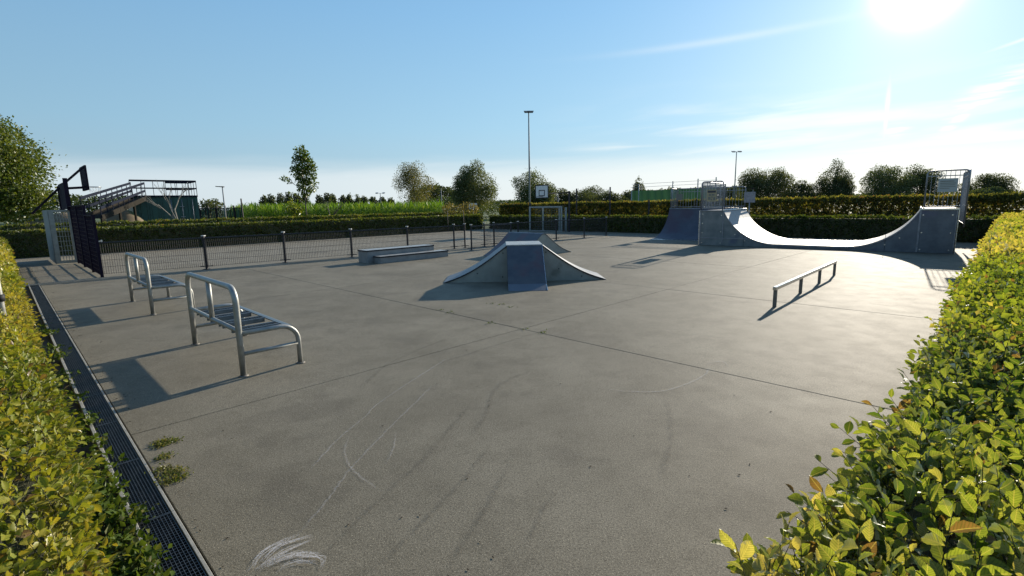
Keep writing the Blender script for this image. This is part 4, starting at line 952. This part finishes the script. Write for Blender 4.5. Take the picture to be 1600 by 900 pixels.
for i, (x, y, h, wd, lab) in enumerate([(9.2,92,4.6,5,'small round dark tree just right of the backboard'),(12.8,92,4.9,6,'middle round dark tree right of the backboard'),(16.6,105,5.6,7,'dark domed tree standing right of the ball-stop posts'),
        (15.9,85,4.2,5.5,'dark tree left of the small conifer'),(20.5,88,3.8,4.5,'low dark bush behind the small conifer')]):
    tree('broadleaf_tree', lab, x, y, h, wd, 'tree_dark', 'round', 1500, .36, .2, .02, 20+i, gap=.4, hb=.6)
# tree line beyond the maize: individual poplars with pale trunks
tl = [(412,310,12),(424,309,14),(437,307,14),(450,305,13),(463,307,13),(476,308,12),(498,309,13),(512,306,16),(520,308,10),(536,310,12),(545,308,12),(556,309,13),(569,311,12),(583,312,13),(597,313,12),(610,314,12)]
side = ['leftmost', 'second', 'third', 'fourth', 'fifth', 'sixth', 'seventh', 'eighth', 'ninth', 'tenth', 'eleventh', 'twelfth', 'thirteenth', 'fourteenth', 'fifteenth', 'rightmost']
for i, (px, py, pw) in enumerate(tl):
    x, y, z = at(px, py-3, 190+random.uniform(-12, 12)); wd = pw*y/783*1.15
    tree('distant_poplar', f'dark distant tree beyond the maize, {side[i]} of the far row from the left', x, y, z+.2, wd, 'tree_dark', 'egg', 1100, .62, .28, .22, 40+i, 'pale_bark', group='far row of trees beyond the maize', gap=.3, hb=.45, clumpf=.9)
def wood(name, label, segs, Y, m, n, leaf, seed, hb=.4, dep=10):
    r = np.random.default_rng(seed); Ps = []
    pts = [at(px, py, Y) for px, py in segs]
    for (x0, _, z0), (x1, _, z1) in zip(pts[:-1], pts[1:]):
        k = int(n*(x1-x0)/(pts[-1][0]-pts[0][0])); s = r.random(k); top = z0+(z1-z0)*s
        X = x0+(x1-x0)*s; yy = Y+r.uniform(0, dep, k); bump = snoise(np.column_stack([X, yy*.5, 0*X]), 2.2*80/Y, seed)*.09*(top-0)
        Ps.append(np.column_stack([X, yy, (top+bump)*(r.random(k)**.5)]))
    P = np.concatenate(Ps); hue = np.clip(hb+snoise(P, 2.0*80/Y, seed+1)*.3+r.normal(0, .12, len(P)), 0, 1)
    V, F, H = leaves(P, r.normal(size=P.shape), unit(r.normal(size=P.shape)+np.array([0,0,.8])), leaf*r.uniform(.6, 1.3, len(P)), hue, 'far')
    o = link(name, np_mesh(name, V, F, H), M[m]); o['kind'] = 'stuff'; o['label'] = label; return o
wood('distant_wood', 'dark wood behind the rusty tree and the pointed bushy tree', [(640,300),(655,291),(680,290),(700,296),(716,300)], 130, 'tree_dark', 5200, .6, 61, .5)
wood('shrub_belt', 'green shrub belt at the foot of the two bushy trees', [(628,316),(650,309),(690,306),(720,310),(760,316),(800,313),(860,312),(880,316)], 88, 'tree_green', 6000, .35, 62, .2)
wood('distant_wood', 'dark wooded skyline behind the green windbreak net', [(1000,303),(1018,296),(1040,300),(1058,294),(1085,297),(1110,293),(1180,291)], 130, 'tree_dark', 9000, .6, 63, .6)
wood('distant_wood', 'low dark skyline of hedgerow at the far right', [(1230,300),(1330,303),(1420,303),(1500,300),(1625,297)], 160, 'tree_dark', 7000, .6, 64, .4)
wood('distant_wood', 'dark hillside trees left of the green container', [(-60,300),(40,300),(85,306),(120,310),(150,308),(175,306),(200,312)], 110, 'tree_green', 9000, .5, 65, .3)
wood('distant_wood', 'low round dark tree clump right of the container', [(305,322),(312,313),(322,312),(330,320)], 100, 'tree_dark', 900, .5, 66, .5, 5)
wood('distant_wood', 'thin dark skyline between the bushy trees and the tall hedge', [(690,318),(800,313),(900,315),(960,312),(1000,310)], 170, 'tree_dark', 6000, .6, 67, .5)
wood('scrub', 'rusty and green scrub on top of the hedge left of the goal', [(688,323),(700,319),(735,318),(745,323)], 42, 'tree_rust', 1300, .16, 68, .9, 1.5)
wood('scrub', 'pale sunlit scrub tops above the tall hedge left of the goal', [(748,321),(765,318),(800,320),(830,321)], 46, 'tree_green', 1500, .12, 69, .5, 1.5)

# ------------------------------------------------------------------ maize field
r = np.random.default_rng(5); Ps = []
for row in range(16):
    Y = 50+row*1.1; x0 = at(384-row*2, 330, Y)[0]; x1 = at(694-row, 330, Y)[0]; k = int((x1-x0)/.17); X = np.linspace(x0, x1, k)+r.normal(0, .04, k)
    Ps.append(np.column_stack([X, np.full(k, Y)+r.normal(0, .08, k), np.zeros(k)]))
P = np.concatenate(Ps); n = len(P); hgt = 2.0+.18*snoise(P, .5, 3)+r.normal(0, .1, n)
Vs, Fs, Hs = [], [], []; off = 0
for k in range(9):
    a = r.uniform(0, 6.28, n); e = .9 if k > 6 else .45; D = np.column_stack([np.cos(a), np.sin(a), np.full(n, e if k < 8 else 3)])
    pos = P+np.column_stack([np.zeros(n), np.zeros(n), hgt*(.3+.075*k)])
    V, F, H = leaves(pos, D, np.repeat([[0, 0, 1.]], n, 0)+r.normal(0, .2, (n, 3)), r.uniform(.45, .85, n)*1.0, np.clip(r.normal(.45, .2, n), 0, 1), 'strap')
    V = V; Vs.append(V); Fs.append(F+off); Hs.append(H); off += len(V)
V, F = twigs(P, P+np.column_stack([np.zeros(n), np.zeros(n), hgt*.95]), .014); F3 = np.concatenate([F[:, [0,1,2]], F[:, [0,2,3]]])
Vs.append(V); Fs.append(F3+off); Hs.append(np.full(len(V), .3))
o = link('maize_field', np_mesh('maize_field', np.concatenate(Vs), np.concatenate(Fs), np.concatenate(Hs)), M['maize'], kind='stuff'); o['label'] = 'dense green maize field beyond the hedges'

# ------------------------------------------------------------------ container with roof terrace and access ramp
t = thing('container', 'green shipping containers joined side by side with a railed roof deck', 'container', (0, 0, 0), R(43))
Lc, Wc, Hc = 10.1, 2.6, 2.95
x0, y0 = at(208, 330, 36.0)[0], 36.0; t.location = (x0, y0, 0)
k_ = at(311, 328, 10)[0]/10; ca, sa = math.cos(R(43)), math.sin(R(43)); Lc = (k_*y0-x0)/(ca-k_*sa); Hc = EYE+(at(208, 307.5, 36)[2]-EYE)
MB().box((0, .06, .1), (Lc, Wc, Hc-.02)).build('body', M['container'], t)
nb = int(Lc/.62); doors = (3, 4, 5, 9, 10)
for k in range(nb):
    x = Lc*k/nb
    if k % 5 == 0: MB().box((x, 0, .1), (x+.14, .06, Hc)).build('corner_post', M['container'], t)
    p_ = MB()
    for q in range(3): p_.box((x+.17+q*.15, .025, .25), (x+.17+q*.15+.07, .061, Hc-.15))
    p_.build('corrugated_panel', M['container'], t)
    if k in doors: MB().tube([(x+.3, .0, .3), (x+.3, 0, Hc-.2)], .022, 6).build('lock_rod', M['rod'] if 'rod' in M else M['grey_railing'], t)
    if k in (4, 9, 10):
        for z in (1.15, 1.45, 2.2): MB().box((x+.12, -.03, z), (x+.42, 0, z+.04)).build('handle', M['grey_railing'], t)
MB().box((-.02, -.02, Hc-.02), (Lc+.02, .1, Hc+.10)).build('top_rail', M['rail_blue'], t); MB().box((0, 0, .0), (Lc, .1, .1)).build('bottom_rail', M['container'], t)
MB().box((-.02, .1, Hc-.02), (Lc+.02, Wc+.02, Hc+.02)).build('roof_deck', M['rail_blue'], t)
def terrace(a, b, nposts):
    a, b = Vector(a), Vector(b)
    for z in (.55, 1.08): MB().bar(a+Vector((0,0,z)), b+Vector((0,0,z)), .06, .12 if z > 1 else .09).build('deck_rail', M['rail_blue'], t)
    for k in range(nposts+1):
        p = a.lerp(b, k/nposts); MB().bar(p, p+Vector((0,0,1.08)), .03, .03).build('deck_post', M['rail_blue'], t)
terrace((0, .02, Hc+.06), (Lc, .02, Hc+.06), 6); terrace((Lc, .06, Hc+.06), (Lc, Wc, Hc+.06), 3); terrace((Lc-.05, Wc, Hc+.06), (Lc*.62, Wc, Hc+.06), 4)
ar = thing('access_ramp', 'long sloping walkway with dark handrails climbing to the container roof', 'ramp', (0,0,0))
A_ = Vector(at(207, 310, 36.0)); B_ = Vector(at(130, 341, 27.0)); dv = (B_-A_)
side_ = Vector((dv.y, -dv.x, 0)).normalized()*.8
if side_.y < 0: side_ = -side_
for s in (Vector((0,0,0)), side_):
    MB().bar(A_+s, B_+s, .08, .30).build('stringer', M['ramp_wood'], ar)
    for z in (.52, 1.05): MB().bar(A_+s+Vector((0,0,z)), B_+s+Vector((0,0,z)), .05, .14).build('handrail', M['rail_blue'], ar)
    for k in range(10):
        p = A_.lerp(B_, k/9)+s; MB().bar(p, p+Vector((0,0,1.05)), .03, .03).build('rail_post', M['rail_blue'], ar)
for k in range(12):
    p = A_.lerp(B_, k/12); q = A_.lerp(B_, (k+.96)/12); MB().add([p, q, q+side_, p+side_, p-Vector((0,0,.04)), q-Vector((0,0,.04)), q+side_-Vector((0,0,.04)), p+side_-Vector((0,0,.04))], [(0,1,2,3),(7,6,5,4),(0,4,5,1),(1,5,6,2),(2,6,7,3),(3,7,4,0)]).build('deck_plank', M['ramp_wood'], ar)
for k in (3, 6, 9):
    p = A_.lerp(B_, k/9); MB().bar((p.x, p.y, 0), p, .1, .1).bar((p.x+side_.x, p.y+side_.y, 0), p+side_, .1, .1).build('support_leg', M['ramp_wood'], ar)

# paling fence right of the container
t = thing('paling_fence', 'dark green slatted fence between the container and the maize', 'fence')
x0, y0, _ = at(312, 330, 44); x1, y1, _ = at(379, 330, 46); nn = 26
for k in range(nn):
    a = k/nn; b = (k+.9)/nn; MB().box((x0+(x1-x0)*a, y0+(y1-y0)*a, .0), (x0+(x1-x0)*b, y0+(y1-y0)*a+.03, 2.05)).build('paling', M['container'] if k % 3 else M['tw'] if 'tw' in M else M['dark_steel'], t)
for k in range(6):
    a = k/5; MB().box((x0+(x1-x0)*a-.05, y0+(y1-y0)*a-.08, 0), (x0+(x1-x0)*a+.05, y0+(y1-y0)*a-.01, 2.3 if k < 5 else 2.9)).build('post', M['dark_steel'], t)
MB().bar((x0, y0-.04, 2.08), (x1, y1-.04, 2.08), .05, .06).build('top_rail', M['dark_steel'], t)

# sand mounds
def mound(label, cx, cy, rx, ry, h, seed, m='sand', name='sand_mound'):
    V = []; F = []; n = 22
    for i in range(n+1):
        for j in range(n+1):
            a, b = i/n*2-1, j/n*2-1; d = min(1, math.hypot(a, b)); V.append((cx+a*rx, cy+b*ry, -.16+h*(.5+.5*math.cos(PI*d))*(1 if d < 1 else 0)))
    V = np.array(V); V[:, 2] += snoise(V, 2.5, seed)*.06*h*(V[:, 2] > -.1)
    for i in range(n):
        for j in range(n): F.append((i*(n+1)+j, (i+1)*(n+1)+j, (i+1)*(n+1)+j+1, i*(n+1)+j+1))
    o = link(name, np_mesh(name, V, np.array(F), smooth=True), M[m], kind='structure'); return o
mound('', at(166, 340, 34)[0], 35.5, 2.9, 2.6, 2.25, 1); mound('', at(25, 350, 32)[0], 34.5, 6.5, 3, 1.75, 2); mound('', at(72, 350, 35)[0], 36.5, 4, 3, 2.1, 3)
o = MB().add([(at(640, 343, 47)[0], 36, -.1), (at(705, 343, 47)[0], 36, -.1), (at(720, 343, 52)[0], 44, -.1), (at(640, 343, 52)[0], 44, -.1)], [(0,1,2,3)]).build('path', M['court'], kind='structure')

# ------------------------------------------------------------------ masts, lamps
def mast(label, x, y, h, heads, rad=.09, name='floodlight_mast', m='mast', spread=.9):
    t = thing(name, label, 'floodlight' if heads > 1 else 'street lamp', (x, y, -.1))
    MB().tube([(0,0,0), (0,0,h*.5), (0,0,h)], [rad, rad*.8, rad*.55], 10).build('pole', M[m], t)
    if heads > 1:
        MB().bar((-spread/2, 0, h-.05), (spread/2, 0, h-.05), .07, .07).build('crossarm', M['grey_railing'], t)
        for k in range(heads):
            xx = -spread/2+spread*k/(heads-1); s = -1 if k == 0 else 1
            MB().add([(xx-.3, -.25, h+.02), (xx+.3, -.25, h+.02), (xx+.3, .3, h+.16), (xx-.3, .3, h+.16), (xx-.22, -.18, h-.14), (xx+.22, -.18, h-.14), (xx+.22, .2, h-.02), (xx-.22, .2, h-.02)], [(0,1,2,3),(7,6,5,4),(0,4,5,1),(1,5,6,2),(2,6,7,3),(3,7,4,0)]).build('floodlight_head', M['grey_railing'], t)
    else:
        MB().add([(-.55,-.09,h+.02),(.12,-.12,h-.02),(.12,.12,h-.02),(-.55,.09,h+.02),(-.5,-.07,h-.04),(.1,-.1,h-.10),(.1,.1,h-.10),(-.5,.07,h-.04)], [(0,1,2,3),(7,6,5,4),(0,4,5,1),(1,5,6,2),(2,6,7,3),(3,7,4,0)]).build('lamp_head', M['dark_steel'], t)
    return t
x, y, z = at(826, 173, 50); mast('tall slender floodlight mast with two lamp heads in front of the middle bushy tree', x, y, z, 2, .10, spread=.35)
x, y, z = at(1151, 236, 90); mast('thin far floodlight mast with two lamp heads on a crossarm, above the left deck', x, y, z, 2, .12, spread=1.1)
x, y, z = at(347, 289, 42); mast('street lamp with a flat head in front of the slatted fence', x, y, z, 1, .07, 'street_lamp')
x, y, z = at(689, 291, 60); mast('street lamp in front of the pointed bushy tree', x, y, z, 1, .07, 'street_lamp')
x, y, z = at(872, 300, 62); mast('street lamp just right of the white backboard', x, y, z, 1, .07, 'street_lamp')
x, y, z = at(945, 307, 100); mast('tiny street lamp in the gap left of the small conifer', x, y, z, 1, .08, 'street_lamp')
x, y, z = at(594, 301, 120); mast('tiny twin-headed mast beyond the maize left of the rusty tree', x, y, z, 2, .13, spread=1.6)
x, y, z = at(1177, 291, 34); mast('short pale lamp post behind the half-pipe coping', x, y, z, 1, .05, 'street_lamp')

# windbreak net of the sports court behind the tall hedge
t = thing('windbreak_net', 'green windbreak netting on tall posts above the tall hedge', 'fence')
xs = [at(px, 300, 46) for px in (987, 998, 1051, 1090, 1118)]
tops = [298, 288, 284, 281, 279]
for (x, y, _), pt in zip(xs, tops): MB().tube([(x, y, 0), (x, y, EYE+(at(0, 0, 46)[2]*0)+ (at(1000, pt, 46)[2]-EYE))], .05, 8).build('post', M['goal_white'], t)
V = []; F = []; H = []; nx_ = 60; a0, a1 = at(987, 300, 46)[0], at(1120, 300, 46)[0]
for i in range(nx_+1):
    s = i/nx_; x = a0+(a1-a0)*s+(.0); top = at(987+133*s, 298-4*s, 46)[2]
    for j in range(5): V.append((x+(.3*(1-j/4) if i == 0 else 0), 46.08+.06*math.sin(i*1.3+j), top*j/4)); H.append(.5+.3*math.sin(i*.7+j))
for i in range(nx_):
    for j in range(4): F.append((i*5+j, (i+1)*5+j, (i+1)*5+j+1, i*5+j+1))
link('net', np_mesh('net', np.array(V), np.array(F), np.clip(np.array(H), 0, 1)), M['net'], t)
for pt in (286, 291): MB().bar((a0, 46, at(987, pt+2, 46)[2]), (a1, 46, at(1175, pt-6, 46)[2]), .025, .025).build('wire', M['grey_railing'], t)

# white notice board on posts left of the goal
x, y, z = at(739, 322, 45)
sign('notice_board', 'small white notice board on posts above the hedge left of the spine ramp', (x, y, z), 0, .72, .50, M['white'], [('print_lines', M['sign_grey'], [(-.4, .2, .2, .26), (-.4, .02, .35, .06), (-.4, -.14, .3, -.1)])], z)
# young tree stakes in the hedge gap
for i, (px, py) in enumerate([(699, 329), (724, 329)]):
    x, y, z = at(px, py, 38); o = MB().tube([(x, y, 0), (x, y, z)], .025, 6).build('tree_stake', M['bark']); tag(o, ['left thin wooden stake by the hedge gap left of the goal', 'right thin wooden stake by the hedge gap left of the goal'][i], 'stake', 'stakes by the hedge gap')
